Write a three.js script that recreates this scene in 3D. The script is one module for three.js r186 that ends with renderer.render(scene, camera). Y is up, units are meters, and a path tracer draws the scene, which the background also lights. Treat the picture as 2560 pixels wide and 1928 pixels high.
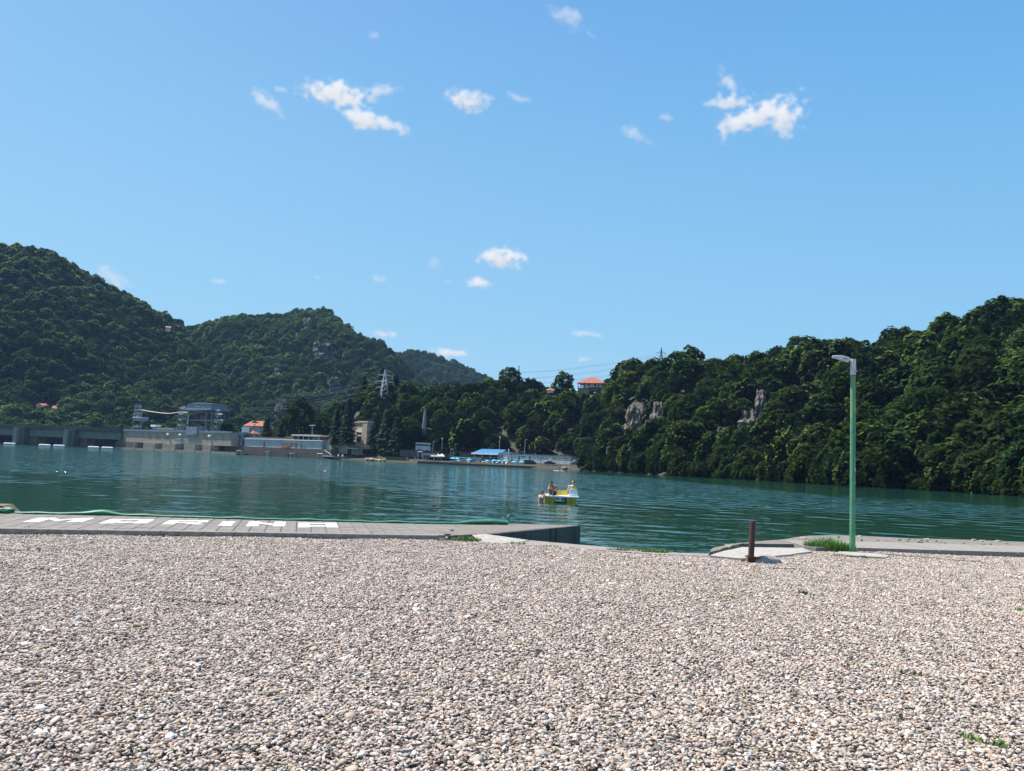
import * as THREE from 'three';
import { mergeGeometries, mergeVertices } from 'three/addons/utils/BufferGeometryUtils.js';
import { MarchingCubes } from 'three/addons/objects/MarchingCubes.js';
import { ImprovedNoise } from 'three/addons/math/ImprovedNoise.js';

// ---------------------------------------------------------------- camera, sky, sun, exposure
const scene = new THREE.Scene();
const EYE = 2.1;                                   // eye height above the lake, metres
const camera = new THREE.PerspectiveCamera(53.15, 1024 / 771, 0.1, 9000);
camera.rotation.order = 'YXZ';
camera.position.set(0, EYE, 0);
camera.rotation.set(THREE.MathUtils.degToRad(5.65), 0, THREE.MathUtils.degToRad(2.4));
camera.updateMatrixWorld(true);

const SUN = new THREE.Vector3(-0.46, 0.86, -0.17).normalize();
const sun = new THREE.DirectionalLight(new THREE.Color().setRGB(1, 0.955, 0.88), 5);
sun.name = 'sun';
sun.position.copy(SUN).multiplyScalar(900);
sun.castShadow = true;
sun.shadow.mapSize.set(4096, 4096);
Object.assign(sun.shadow.camera, { left: -700, right: 700, top: 700, bottom: -700, near: 1, far: 2500 });
scene.add(sun, sun.target);

const renderer = new THREE.WebGLRenderer({ antialias: true });
renderer.toneMapping = THREE.LinearToneMapping;
renderer.toneMappingExposure = 1.6;
renderer.shadowMap.enabled = true;

// seeded random numbers and noise
function rng(seed) { let s = seed >>> 0; return () => { s = (s + 0x6d2b79f5) | 0; let t = Math.imul(s ^ (s >>> 15), 1 | s); t = (t + Math.imul(t ^ (t >>> 7), 61 | t)) ^ t; return ((t ^ (t >>> 14)) >>> 0) / 4294967296; }; }
const perlin = new ImprovedNoise();
const noise = (x, y, z = 0) => perlin.noise(x, y, z);
function fbm(x, y, z = 0, oct = 4) { let s = 0, a = 0.5; for (let i = 0; i < oct; i++) { s += a * perlin.noise(x, y, z + i * 7.3); x *= 2.03; y *= 2.03; z *= 2.03; a *= 0.5; } return s; }
const lerp = THREE.MathUtils.lerp, smooth = THREE.MathUtils.smoothstep, clamp = THREE.MathUtils.clamp;
const V = (x, y, z) => new THREE.Vector3(x, y, z);
const rgb = (r, g, b) => new THREE.Color().setRGB(r, g, b);

// Survey of the photograph: what a sight line (column u, row v of the 2560 x 1928 picture) meets in the real place.
const F = 1927;
const sight = (u, v) => V((u - 1280) / F, -(v - 964) / F, -1).applyQuaternion(camera.quaternion);
const at = (u, v, dist) => { const d = sight(u, v), k = dist / Math.hypot(d.x, d.z); return V(d.x * k, EYE + d.y * k, d.z * k); };   // at a horizontal distance
const onY = (u, v, y) => { const d = sight(u, v), k = (y - EYE) / d.y; return V(d.x * k, y, d.z * k); };                             // on a level surface
const hor = (u) => 1155 + (u - 1280) * 0.042;
const seenAt = (p) => { const q = p.clone().sub(camera.position).applyQuaternion(camera.quaternion.clone().invert()); return [1280 + F * q.x / -q.z, 964 - F * q.y / -q.z, q.z]; };

// ---- the sky: clear summer air and small fair-weather clouds
const skyTexture = (() => {
  const W = 4096, H = 2048, data = new Float32Array(W * H * 4);
  // [elevation deg, r, g, b] of clear air away from the sun
const ramp = [[-90, 0.30, 0.42, 0.50], [0, 0.385, 0.665, 0.890], [4, 0.345, 0.640, 0.890], [10, 0.270, 0.585, 0.880], [18, 0.210, 0.515, 0.860], [26, 0.158, 0.445, 0.825], [34, 0.118, 0.372, 0.785], [50, 0.065, 0.250, 0.650], [90, 0.045, 0.180, 0.520]];
  const flat = V(SUN.x, 0, SUN.z).normalize();
  for (let j = 0; j < H; j++) {
    const up = ((j + 0.5) / H - 0.5) * Math.PI, el = up * 180 / Math.PI, cy = Math.sin(up), cr = Math.cos(up);
    let k = 1; while (k < ramp.length - 1 && ramp[k][0] < el) k++;
    const a = ramp[k - 1], b = ramp[k], t = clamp((el - a[0]) / (b[0] - a[0]), 0, 1);
    for (let i = 0; i < W; i++) {
      const th = ((i + 0.5) / W - 0.5) * 2 * Math.PI, x = Math.cos(th) * cr, z = Math.sin(th) * cr;
      const c = Math.max(0, x * SUN.x + cy * SUN.y + z * SUN.z), side = x * flat.x + z * flat.z;
      const glow = 0.16 * Math.pow(c, 6) + 0.5 * Math.pow(c, 40), pale = el > 0 ? 0.085 * clamp(0.35 + 0.8 * side, 0, 1.2) : 0;
      const o = (j * W + i) * 4;
      data[o] = lerp(a[1], b[1], t) + (glow + pale) * 1.0;
      data[o + 1] = lerp(a[2], b[2], t) + (glow + pale) * 0.9;
      data[o + 2] = lerp(a[3], b[3], t) + (glow + pale) * 0.62;
      data[o + 3] = 1;
    }
  }
  // each cloud: where it hangs (sight line), half width and half height in degrees, density, tilt
  const clouds = [];
  const put = (u, v, w, h, den = 1, tilt = 0) => { const d = sight(u, v).normalize(); clouds.push([Math.atan2(d.z, d.x), Math.asin(d.y), w / F, h / F, den, tilt]); };
  put(840, 240, 78, 36, 1.15); put(948, 232, 46, 20, 0.62, -0.35); put(910, 298, 55, 28, 1.0, 0.1); put(975, 316, 60, 20, 0.8, 0.2); put(672, 262, 42, 24, 0.62, 0.3); put(702, 224, 20, 8, 0.45);
  put(1165, 252, 66, 27, 0.95); put(1300, 244, 36, 13, 0.42, 0.15); put(1420, 45, 60, 30, 0.42, 0.5); put(938, 90, 16, 12, 0.35);
  put(1905, 290, 92, 38, 1.1, -0.2); put(1960, 300, 45, 48, 0.9); put(1840, 312, 50, 20, 0.9, -0.1); put(1828, 252, 62, 22, 0.85, -0.1); put(1816, 208, 26, 32, 0.55, 0.6); put(1585, 336, 46, 26, 0.42, 0.4); put(1665, 293, 26, 13, 0.42);
  put(1248, 646, 74, 25, 1.1); put(1198, 708, 34, 14, 0.95); put(944, 698, 24, 14, 0.5); put(280, 696, 50, 22, 0.5, 0.4); put(545, 704, 20, 8, 0.4);
  put(1132, 884, 64, 14, 0.85, 0.06); put(960, 837, 34, 11, 0.7); put(1463, 837, 50, 11, 0.5); put(1456, 897, 24, 8, 0.6); put(1560, 914, 26, 14, 0.85); put(860, 816, 14, 7, 0.6); put(792, 694, 10, 5, 0.35); put(1088, 660, 26, 18, 0.25, 0.5); put(1120, 705, 14, 8, 0.25);
  const r = rng(5);
  for (let i = 0; i < 70; i++) { const az = r() * 6.283, e = 0.1 + r() * 0.7, s = 0.014 + 0.03 * r(); const A = az - 3.14159, [pu, pv, pz] = seenAt(V(Math.cos(A) * Math.cos(e) * 900, Math.sin(e) * 900 + EYE, Math.sin(A) * Math.cos(e) * 900)); if (pz < 0 && pu > -160 && pu < 2720 && pv > -160) continue; clouds.push([A, e, s, s * 0.4, 0.5 + 0.6 * r(), (r() - 0.5) * 0.5]); }
  clouds.forEach(([az, el, w, h, den, tilt], n) => {
    const cosEl = Math.cos(el), reach = 2.1, j0 = Math.floor(((el - h * reach - w * Math.abs(tilt)) / Math.PI + 0.5) * H), j1 = Math.ceil(((el + h * reach + w * Math.abs(tilt)) / Math.PI + 0.5) * H);
    const span = w * reach / cosEl, i0 = Math.floor(((az - span) / (2 * Math.PI) + 0.5) * W), i1 = Math.ceil(((az + span) / (2 * Math.PI) + 0.5) * W);
    for (let j = Math.max(0, j0); j <= Math.min(H - 1, j1); j++) for (let ii = i0; ii <= i1; ii++) {
      const i = (ii + W) % W, e = ((j + 0.5) / H - 0.5) * Math.PI - el, a = (((ii + 0.5) / W - 0.5) * 2 * Math.PI - az) * cosEl;
      const x0 = a / w, y0 = (e + a * Math.tan(tilt)) / h, f = 46, wob = fbm(a * f * 0.7, e * f * 0.9, n * 3.1, 3);
      const x = x0 + wob * 0.55, y = y0 + fbm(a * f * 0.8, e * f, n * 3.1 + 40, 3) * 0.9;
      const body = 1 - Math.sqrt(x * x + (y > 0 ? y * y : y * y * 1.35));
      const detail = fbm(a * f * 2.2, e * f * 2.7, n * 2.7 + 9, 5);
      let m = smooth(body * 1.2 + detail * 1.05 + (den - 0.8) * 0.3, -0.02, 1.0) * smooth(1.9 - Math.hypot(x0, y0 * 0.8), 0, 0.7);
      m = clamp(m * den, 0, 0.97);
      if (m <= 0.003) continue;
      const o = (j * W + i) * 4, thick = clamp(0.80 + 0.16 * smooth(y0, -0.8, 0.6) + 0.5 * detail * 0.3, 0.6, 1);
      data[o] = lerp(data[o], 0.90 * thick, m); data[o + 1] = lerp(data[o + 1], 0.93 * thick, m); data[o + 2] = lerp(data[o + 2], 1.0 * thick, m);
    }
  });
  for (let i = 0; i < data.length; i++) data[i] /= 1.6;
  const t = new THREE.DataTexture(data, W, H, THREE.RGBAFormat, THREE.FloatType);
  t.mapping = THREE.EquirectangularReflectionMapping; t.magFilter = THREE.LinearFilter; t.minFilter = THREE.LinearFilter; t.needsUpdate = true;
  return t;
})();
scene.background = skyTexture;
scene.environment = skyTexture;

// ---------------------------------------------------------------- helpers
const taken = {};
function numbered(name) { const n = taken[name] ?? 0; taken[name] = n + 1; return n ? name + '_' + String(n).padStart(3, '0') : name; }
function tag(o, label, category, group, kind) { if (label) o.userData.label = label; if (category) o.userData.category = category; if (group) o.userData.group = group; if (kind) o.userData.kind = kind; return o; }
function thing(name, label, category, pos = V(0, 0, 0), turn = 0, group) { const o = new THREE.Group(); o.name = numbered(name); o.position.copy(pos); o.rotation.y = turn; scene.add(o); return tag(o, label, category, group); }
function part(name, geo, mat, parent) { const m = new THREE.Mesh(Array.isArray(geo) ? join(geo) : geo, mat); m.name = parent ? name : numbered(name); (parent ?? scene).add(m); return m; }
function struct(name, geo, mat) { const m = part(name, geo, mat); m.userData.kind = 'structure'; return m; }
function join(list) { return list.length === 1 ? list[0] : mergeGeometries(list.map((g) => { const h = g.index ? g.toNonIndexed() : g; for (const k of Object.keys(h.attributes)) if (!['position', 'normal', 'uv'].includes(k)) h.deleteAttribute(k); return h; })); }
// a box between two corners, uv in metres
function box(x0, y0, z0, x1, y1, z1) {
  const g = new THREE.BoxGeometry(Math.abs(x1 - x0), Math.abs(y1 - y0), Math.abs(z1 - z0)).translate((x0 + x1) / 2, (y0 + y1) / 2, (z0 + z1) / 2);
  return metreUV(g);
}
function metreUV(g) {
  g = g.index ? g.toNonIndexed() : g;
  const p = g.attributes.position, n = g.attributes.normal, uv = new Float32Array(p.count * 2);
  for (let i = 0; i < p.count; i += 3) {
    let nx = 0, ny = 0, nz = 0;
    for (let k = 0; k < 3; k++) { nx += n.getX(i + k); ny += n.getY(i + k); nz += n.getZ(i + k); }
    nx = Math.abs(nx); ny = Math.abs(ny); nz = Math.abs(nz);
    for (let k = 0; k < 3; k++) {
      const x = p.getX(i + k), y = p.getY(i + k), z = p.getZ(i + k), j = (i + k) * 2;
      if (nx >= ny && nx >= nz) { uv[j] = z; uv[j + 1] = y; } else if (ny >= nz) { uv[j] = x; uv[j + 1] = z; } else { uv[j] = x; uv[j + 1] = y; }
    }
  }
  g.setAttribute('uv', new THREE.BufferAttribute(uv, 2));
  return g;
}
function rod(a, b, r0, r1 = r0, seg = 6) {
  const d = b.clone().sub(a), g = new THREE.CylinderGeometry(r1, r0, d.length(), seg);
  return g.translate(0, d.length() / 2, 0).applyQuaternion(new THREE.Quaternion().setFromUnitVectors(V(0, 1, 0), d.normalize())).translate(a.x, a.y, a.z);
}
function tube(pts, r, seg = 6, n = 24) { return new THREE.TubeGeometry(new THREE.CatmullRomCurve3(pts), n, r, seg); }
// a flat prism: outline in plan (x, z) between two heights
function prism(pts, y0, y1) {
  const s = new THREE.Shape(pts.map((p) => new THREE.Vector2(p.x, -p.z)));
  return metreUV(new THREE.ExtrudeGeometry(s, { depth: y1 - y0, bevelEnabled: false }).rotateX(-Math.PI / 2).translate(0, y0, 0));
}
function facets(tris) { const g = new THREE.BufferGeometry(); g.setAttribute('position', new THREE.Float32BufferAttribute(tris.flatMap((p) => [p.x, p.y, p.z]), 3)); g.computeVertexNormals(); g.setAttribute('uv', new THREE.Float32BufferAttribute(new Float32Array(tris.length * 2), 2)); return metreUV(g); }
const quad = (a, b, c, d) => [a, b, c, a, c, d];

// ---- materials: base colours with grain
function speckTexture(seed, size, metres, fn) {
  const d = new Uint8Array(size * size * 4);
  for (let y = 0; y < size; y++) for (let x = 0; x < size; x++) { const c = fn(x / size, y / size), o = (y * size + x) * 4; d[o] = 255 * clamp(c[0], 0, 1); d[o + 1] = 255 * clamp(c[1], 0, 1); d[o + 2] = 255 * clamp(c[2], 0, 1); d[o + 3] = 255; }
  const t = new THREE.DataTexture(d, size, size); t.wrapS = t.wrapT = THREE.RepeatWrapping; t.magFilter = THREE.LinearFilter; t.minFilter = THREE.LinearMipmapLinearFilter; t.generateMipmaps = true; t.colorSpace = THREE.SRGBColorSpace; t.repeat.set(1 / metres, 1 / metres); t.needsUpdate = true;
  return t;
}
// noise that repeats after 1 in both directions
function tileNoise(u, v, f, seed, oct = 4) { let s = 0, a = 0.5; for (let i = 0; i < oct; i++) { const R = f / 6.2832, A = u * 6.2832, B = v * 6.2832; s += a * perlin.noise(Math.cos(A) * R + seed, Math.sin(A) * R + Math.cos(B) * R * 1.01 + seed * 2, Math.sin(B) * R + seed * 3 + i * 5); f *= 2; a *= 0.5; } return s; }
const grime = speckTexture(1, 512, 3, (u, v) => { const a = tileNoise(u, v, 4, 1, 5), b = tileNoise(u, v, 40, 7, 3), k = 0.86 + 0.30 * a + 0.18 * b; return [k, k * 0.99, k * 0.97]; });
const streaks = speckTexture(2, 512, 7, (u, v) => { const a = tileNoise(u, v * 0.999, 6, 3, 4), s = smooth(perlin.noise(Math.cos(u * 6.283) * 9, Math.sin(u * 6.283) * 9, 4), 0.05, 0.5) * smooth(tileNoise(u, v, 3, 8, 2), -0.1, 0.2), k = 0.88 + 0.22 * a - 0.38 * s; return [k, k * 0.98, k * 0.95]; });
const coarse = speckTexture(3, 512, 0.8, (u, v) => { const b = tileNoise(u, v, 60, 5, 3), a = tileNoise(u, v, 8, 9, 4), k = 0.84 + 0.34 * b + 0.2 * a; return [k, k * 0.985, k * 0.97]; });
const grainBump = speckTexture(4, 512, 0.5, (u, v) => { const k = 0.5 + 0.55 * tileNoise(u, v, 70, 2, 3) + 0.3 * tileNoise(u, v, 10, 6, 3); return [k, k, k]; });
grainBump.colorSpace = THREE.NoColorSpace;
function matte(r, g, b, o = {}) { return new THREE.MeshStandardMaterial({ color: rgb(r, g, b), roughness: 0.85, ...o }); }
const M = {
  concrete: matte(0.37, 0.34, 0.305, { map: coarse, bumpMap: grainBump, bumpScale: 0.004 }),
  paleConcrete: matte(0.52, 0.49, 0.445, { map: coarse, bumpMap: grainBump, bumpScale: 0.003 }),
  roughConcrete: matte(0.335, 0.30, 0.262, { map: coarse, bumpMap: grainBump, bumpScale: 0.02 }),
  oldConcrete: matte(0.38, 0.35, 0.30, { map: streaks }),
  darkConcrete: matte(0.155, 0.135, 0.12, { map: streaks }),
  damDeck: matte(0.11, 0.105, 0.10, { map: streaks }),
  damBeam: matte(0.24, 0.23, 0.195, { map: streaks }),
  tanWall: matte(0.50, 0.42, 0.33, { map: streaks }),
  greyWall: matte(0.58, 0.60, 0.64, { map: streaks }),
  whiteWall: matte(0.74, 0.74, 0.74, { map: grime }),
  cream: matte(0.56, 0.455, 0.35, { map: streaks }),
  steel: matte(0.22, 0.25, 0.29, { roughness: 0.55, metalness: 0.3 }),
  blueSteel: matte(0.27, 0.33, 0.42, { map: grime, roughness: 0.6 }),
  galvanised: matte(0.55, 0.57, 0.60, { roughness: 0.45, metalness: 0.4 }),
  glass: matte(0.02, 0.025, 0.03, { roughness: 0.12 }),
  dark: matte(0.03, 0.032, 0.036),
  roofTile: matte(0.46, 0.145, 0.085, { map: grime }),
  brick: matte(0.27, 0.11, 0.085, { map: coarse }),
  timber: matte(0.26, 0.16, 0.09, { map: coarse }),
  rust: matte(0.10, 0.045, 0.036, { map: coarse, roughness: 0.75, bumpMap: grainBump, bumpScale: 0.002 }),
  orange: matte(0.62, 0.19, 0.06), red: matte(0.60, 0.06, 0.05), white: matte(0.80, 0.80, 0.79), black: matte(0.02, 0.02, 0.022, { roughness: 0.4 }),
  blueRoof: matte(0.05, 0.30, 0.62, { map: grime, roughness: 0.6 }), parasolBlue: matte(0.06, 0.48, 0.74), cream2: matte(0.72, 0.66, 0.56),
  bark: matte(0.10, 0.078, 0.058), wire: matte(0.10, 0.11, 0.12, { roughness: 0.5 }), silver: matte(0.60, 0.62, 0.64, { roughness: 0.3, metalness: 0.3 }),
  dryGrass: matte(0.24, 0.20, 0.095, { map: coarse }), wood2: matte(0.20, 0.10, 0.075, { map: coarse }),
};

// ---------------------------------------------------------------- ground, lake, beach
const BEACH = 0.5;
{ const g = new THREE.PlaneGeometry(6000, 6000, 2, 2).rotateX(-Math.PI / 2).translate(0, -3.2, -1500); struct('ground', metreUV(g), matte(0.10, 0.10, 0.07, { map: coarse })); }

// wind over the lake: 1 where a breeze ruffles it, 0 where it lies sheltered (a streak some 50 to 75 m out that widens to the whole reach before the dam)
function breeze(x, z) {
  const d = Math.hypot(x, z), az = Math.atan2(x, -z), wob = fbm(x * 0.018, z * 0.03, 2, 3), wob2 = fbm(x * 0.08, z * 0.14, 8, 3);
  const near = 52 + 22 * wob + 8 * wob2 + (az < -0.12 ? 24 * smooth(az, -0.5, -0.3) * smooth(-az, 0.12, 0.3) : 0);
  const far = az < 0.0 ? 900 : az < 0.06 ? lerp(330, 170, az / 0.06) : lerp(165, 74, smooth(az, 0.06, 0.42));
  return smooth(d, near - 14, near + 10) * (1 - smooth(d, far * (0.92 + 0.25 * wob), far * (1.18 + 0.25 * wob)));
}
{
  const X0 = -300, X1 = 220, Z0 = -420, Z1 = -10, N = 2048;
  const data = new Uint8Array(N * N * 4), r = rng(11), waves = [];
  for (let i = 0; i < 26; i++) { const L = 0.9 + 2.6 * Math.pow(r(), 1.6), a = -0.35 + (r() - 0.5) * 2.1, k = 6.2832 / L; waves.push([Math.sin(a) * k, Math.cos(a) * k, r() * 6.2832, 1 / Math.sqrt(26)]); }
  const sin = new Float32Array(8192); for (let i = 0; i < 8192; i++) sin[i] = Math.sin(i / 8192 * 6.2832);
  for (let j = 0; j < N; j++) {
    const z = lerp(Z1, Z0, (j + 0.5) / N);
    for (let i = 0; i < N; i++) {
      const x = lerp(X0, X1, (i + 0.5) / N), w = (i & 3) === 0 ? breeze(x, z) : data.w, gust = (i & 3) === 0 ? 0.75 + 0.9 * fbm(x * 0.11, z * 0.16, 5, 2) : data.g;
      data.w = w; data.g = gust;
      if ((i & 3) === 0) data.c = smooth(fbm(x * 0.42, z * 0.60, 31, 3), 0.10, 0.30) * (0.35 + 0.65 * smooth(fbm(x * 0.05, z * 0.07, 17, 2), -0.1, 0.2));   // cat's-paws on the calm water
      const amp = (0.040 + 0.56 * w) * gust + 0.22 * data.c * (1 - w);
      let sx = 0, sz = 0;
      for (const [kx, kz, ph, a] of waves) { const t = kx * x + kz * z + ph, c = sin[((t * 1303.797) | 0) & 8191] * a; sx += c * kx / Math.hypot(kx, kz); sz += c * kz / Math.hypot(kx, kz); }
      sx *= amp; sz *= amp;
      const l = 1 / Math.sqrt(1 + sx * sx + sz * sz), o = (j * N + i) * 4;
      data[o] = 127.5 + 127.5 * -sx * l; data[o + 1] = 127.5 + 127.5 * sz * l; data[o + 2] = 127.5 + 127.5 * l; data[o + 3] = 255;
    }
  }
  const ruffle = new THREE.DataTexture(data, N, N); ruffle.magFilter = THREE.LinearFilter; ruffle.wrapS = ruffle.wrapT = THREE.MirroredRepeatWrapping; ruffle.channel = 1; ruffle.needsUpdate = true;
  const T = 1024, bump = new Uint8Array(T * T * 4), wl = [];
  for (let i = 0; i < 30; i++) { const n = 9 + Math.floor(34 * r()), a = -0.3 + (r() - 0.5) * 2.2; wl.push([Math.round(Math.sin(a) * n), Math.round(Math.cos(a) * n), r() * 6.2832, 3.2 / n]); }
  for (let j = 0; j < T; j++) for (let i = 0; i < T; i++) {
    let h = 0; for (const [a, b, ph, amp] of wl) h += amp * sin[(((a * i + b * j) / T * 8192 + ph * 1303.8) | 0) & 8191];
    const k = clamp(127 + 62 * h, 0, 255), o = (j * T + i) * 4; bump[o] = bump[o + 1] = bump[o + 2] = k; bump[o + 3] = 255;
  }
  const ripple = new THREE.DataTexture(bump, T, T); ripple.magFilter = THREE.LinearFilter; ripple.wrapS = ripple.wrapT = THREE.RepeatWrapping; ripple.needsUpdate = true;
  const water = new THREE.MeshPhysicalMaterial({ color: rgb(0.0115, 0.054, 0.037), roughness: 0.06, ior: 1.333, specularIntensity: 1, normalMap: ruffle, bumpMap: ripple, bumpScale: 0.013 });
  const g = new THREE.PlaneGeometry(2400, 1500, 8, 8).rotateX(-Math.PI / 2).translate(-100, 0, -690);
  const p = g.attributes.position, uv0 = new Float32Array(p.count * 2), uv1 = new Float32Array(p.count * 2);
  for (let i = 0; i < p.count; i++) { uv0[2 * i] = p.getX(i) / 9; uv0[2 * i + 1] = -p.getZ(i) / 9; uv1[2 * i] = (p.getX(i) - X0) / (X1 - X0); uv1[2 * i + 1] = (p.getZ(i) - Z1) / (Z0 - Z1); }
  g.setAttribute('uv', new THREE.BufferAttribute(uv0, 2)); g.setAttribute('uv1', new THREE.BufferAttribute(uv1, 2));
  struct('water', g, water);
}

// edge of the gravel, from left to right, at beach level
const KL = onY(0, 1334, BEACH), KR = onY(1100, 1350, BEACH), kerbDir = KR.clone().sub(KL).normalize(), kerbOut = V(kerbDir.z, 0, -kerbDir.x);   // kerbOut points to the water
const edge = [KL.clone().addScaledVector(kerbDir, -14), KL, KR, onY(1202, 1356, BEACH), onY(1320, 1360, BEACH), onY(1480, 1373, BEACH), onY(1640, 1384, BEACH), onY(1772, 1390, BEACH), onY(1853, 1398, BEACH), onY(1955, 1390, BEACH), onY(2031, 1379, BEACH), onY(2146, 1380, BEACH), onY(2400, 1385, BEACH), onY(2560, 1389.5, BEACH)];
{ const a = edge[edge.length - 2], b = edge[edge.length - 1]; edge.push(b.clone().add(b.clone().sub(a).setLength(14))); }
const gravelOutline = [...edge, V(30, BEACH, 26), V(-30, BEACH, 26)];
function inside(poly, x, z) { let c = false; for (let i = 0, j = poly.length - 1; i < poly.length; j = i++) { const a = poly[i], b = poly[j]; if ((a.z > z) !== (b.z > z) && x < (b.x - a.x) * (z - a.z) / (b.z - a.z) + a.x) c = !c; } return c; }
const lie = (x, z) => BEACH - 0.012 + 0.028 * noise(x * 0.55, z * 0.55, 3) + 0.012 * noise(x * 1.9, z * 1.9, 8);   // how the gravel lies
struct('beach_bed', prism(gravelOutline, -3, BEACH - 0.05), matte(0.21, 0.185, 0.15, { map: coarse }));
// gravel: pebbles of river stone
{
  const r = rng(21), unit = mergeVertices((() => { const g = new THREE.OctahedronGeometry(1, 1); g.deleteAttribute('uv'); g.deleteAttribute('normal'); return g; })()), up = unit.attributes.position, ui = unit.index.array;
  const palette = [[0.66, 0.56, 0.48, 30], [0.50, 0.445, 0.385, 22], [0.55, 0.42, 0.315, 14], [0.84, 0.80, 0.75, 14], [0.19, 0.175, 0.16, 7], [0.42, 0.42, 0.42, 7], [0.36, 0.225, 0.165, 4], [0.38, 0.34, 0.25, 6], [0.66, 0.48, 0.38, 4]];
  const total = palette.reduce((s, p) => s + p[3], 0);
  const tone = () => { let k = r() * total, i = 0; while ((k -= palette[i][3]) > 0) i++; const f = 0.55 + 0.32 * r(); return palette[i].slice(0, 3).map((c, n) => c * f * [1.0, 0.94, 0.905][n]); };
  const pose = () => { const L = 0.0095 * Math.exp(0.34 * (r() + r() + r() - 1.5) * 1.6), big = r() < 0.02 ? 1.7 : 1; return { s: V(L * 1.45 * big, L * (0.42 + 0.3 * r()) * big, L * (0.85 + 0.3 * r()) * big), q: new THREE.Quaternion().setFromEuler(new THREE.Euler((r() - 0.5) * (r() < 0.25 ? 2.2 : 0.9), r() * 6.283, (r() - 0.5) * (r() < 0.25 ? 2.2 : 0.9), 'YXZ')) }; };
  const T = 0.8, per = 1850, mat = matte(1, 1, 1, { vertexColors: true, roughness: 0.72 }), tiles = [];
  for (let t = 0; t < 6; t++) {
    const nv = up.count, pos = new Float32Array(per * nv * 3), nor = new Float32Array(per * nv * 3), col = new Float32Array(per * nv * 3), idx = new Uint32Array(per * ui.length), p = V(), n = V();
    for (let k = 0; k < per; k++) {
      const { s, q } = pose(), c = tone(), x = (r() - 0.5) * T * 1.05, z = (r() - 0.5) * T * 1.05, y = (r() * r()) * 0.02 + s.y * 0.1, b = k * nv;
      for (let i = 0; i < nv; i++) {
        p.fromBufferAttribute(up, i); n.copy(p).divide(s).normalize().applyQuaternion(q); p.multiply(s).applyQuaternion(q);
        pos[(b + i) * 3] = p.x + x; pos[(b + i) * 3 + 1] = p.y + y; pos[(b + i) * 3 + 2] = p.z + z;
        nor[(b + i) * 3] = n.x; nor[(b + i) * 3 + 1] = n.y; nor[(b + i) * 3 + 2] = n.z;
        col[(b + i) * 3] = c[0]; col[(b + i) * 3 + 1] = c[1]; col[(b + i) * 3 + 2] = c[2];
      }
      for (let i = 0; i < ui.length; i++) idx[k * ui.length + i] = ui[i] + b;
    }
    const g = new THREE.BufferGeometry(); g.setAttribute('position', new THREE.BufferAttribute(pos, 3)); g.setAttribute('normal', new THREE.BufferAttribute(nor, 3)); g.setAttribute('color', new THREE.BufferAttribute(col, 3)); g.setIndex(new THREE.BufferAttribute(idx, 1));
    tiles.push({ g, m: [] });
  }
  const border = [], poly = gravelOutline, o = new THREE.Object3D();
  for (let i = -26; i <= 26; i++) for (let j = -26; j <= 3; j++) {
    const x = i * T, z = j * T, h = T / 2 + 0.02, corners = [[-1, -1], [1, -1], [1, 1], [-1, 1], [0, 0], [0, -1], [1, 0], [-1, 0], [0, 1]].map(([a, b]) => inside(poly, x + a * h, z + b * h));
    if (Math.abs(x) > 3 + Math.max(0, -z) * 0.95 && z > -14) continue;
    if (corners.every(Boolean)) {
      const e = 0.3, nx = (lie(x - e, z) - lie(x + e, z)) / (2 * e), nz = (lie(x, z - e) - lie(x, z + e)) / (2 * e);
      o.position.set(x, lie(x, z), z); o.quaternion.setFromUnitVectors(V(0, 1, 0), V(nx, 1, nz).normalize()).multiply(new THREE.Quaternion().setFromAxisAngle(V(0, 1, 0), Math.floor(r() * 4) * Math.PI / 2)); o.scale.setScalar(1); o.updateMatrix();
      tiles[Math.floor(r() * 6)].m.push(o.matrix.clone());
    } else if (corners.some(Boolean)) for (let k = 0; k < per; k++) { const px = x + (r() - 0.5) * T, pz = z + (r() - 0.5) * T, a = pose(), c = tone(); if (inside(poly, px, pz)) { o.position.set(px, lie(px, pz) + r() * r() * 0.02, pz); o.quaternion.copy(a.q); o.scale.copy(a.s); o.updateMatrix(); border.push([o.matrix.clone(), c]); } }
  }
  const gravel = new THREE.Group(); gravel.name = 'gravel'; scene.add(gravel); tag(gravel, 'pale rounded river pebbles covering the beach in the foreground', 'gravel', null, 'stuff');
  for (const t of tiles) { const m = new THREE.InstancedMesh(t.g, mat, t.m.length); t.m.forEach((x, i) => m.setMatrixAt(i, x)); m.name = 'pebbles'; gravel.add(m); }
  const bg = unit.clone(); bg.computeVertexNormals();
  const bm = new THREE.InstancedMesh(bg, matte(1, 1, 1, { roughness: 0.72 }), border.length); border.forEach(([m, c], i) => { bm.setMatrixAt(i, m); bm.setColorAt(i, rgb(...c)); }); bm.name = 'pebbles'; gravel.add(bm);
}
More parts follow.
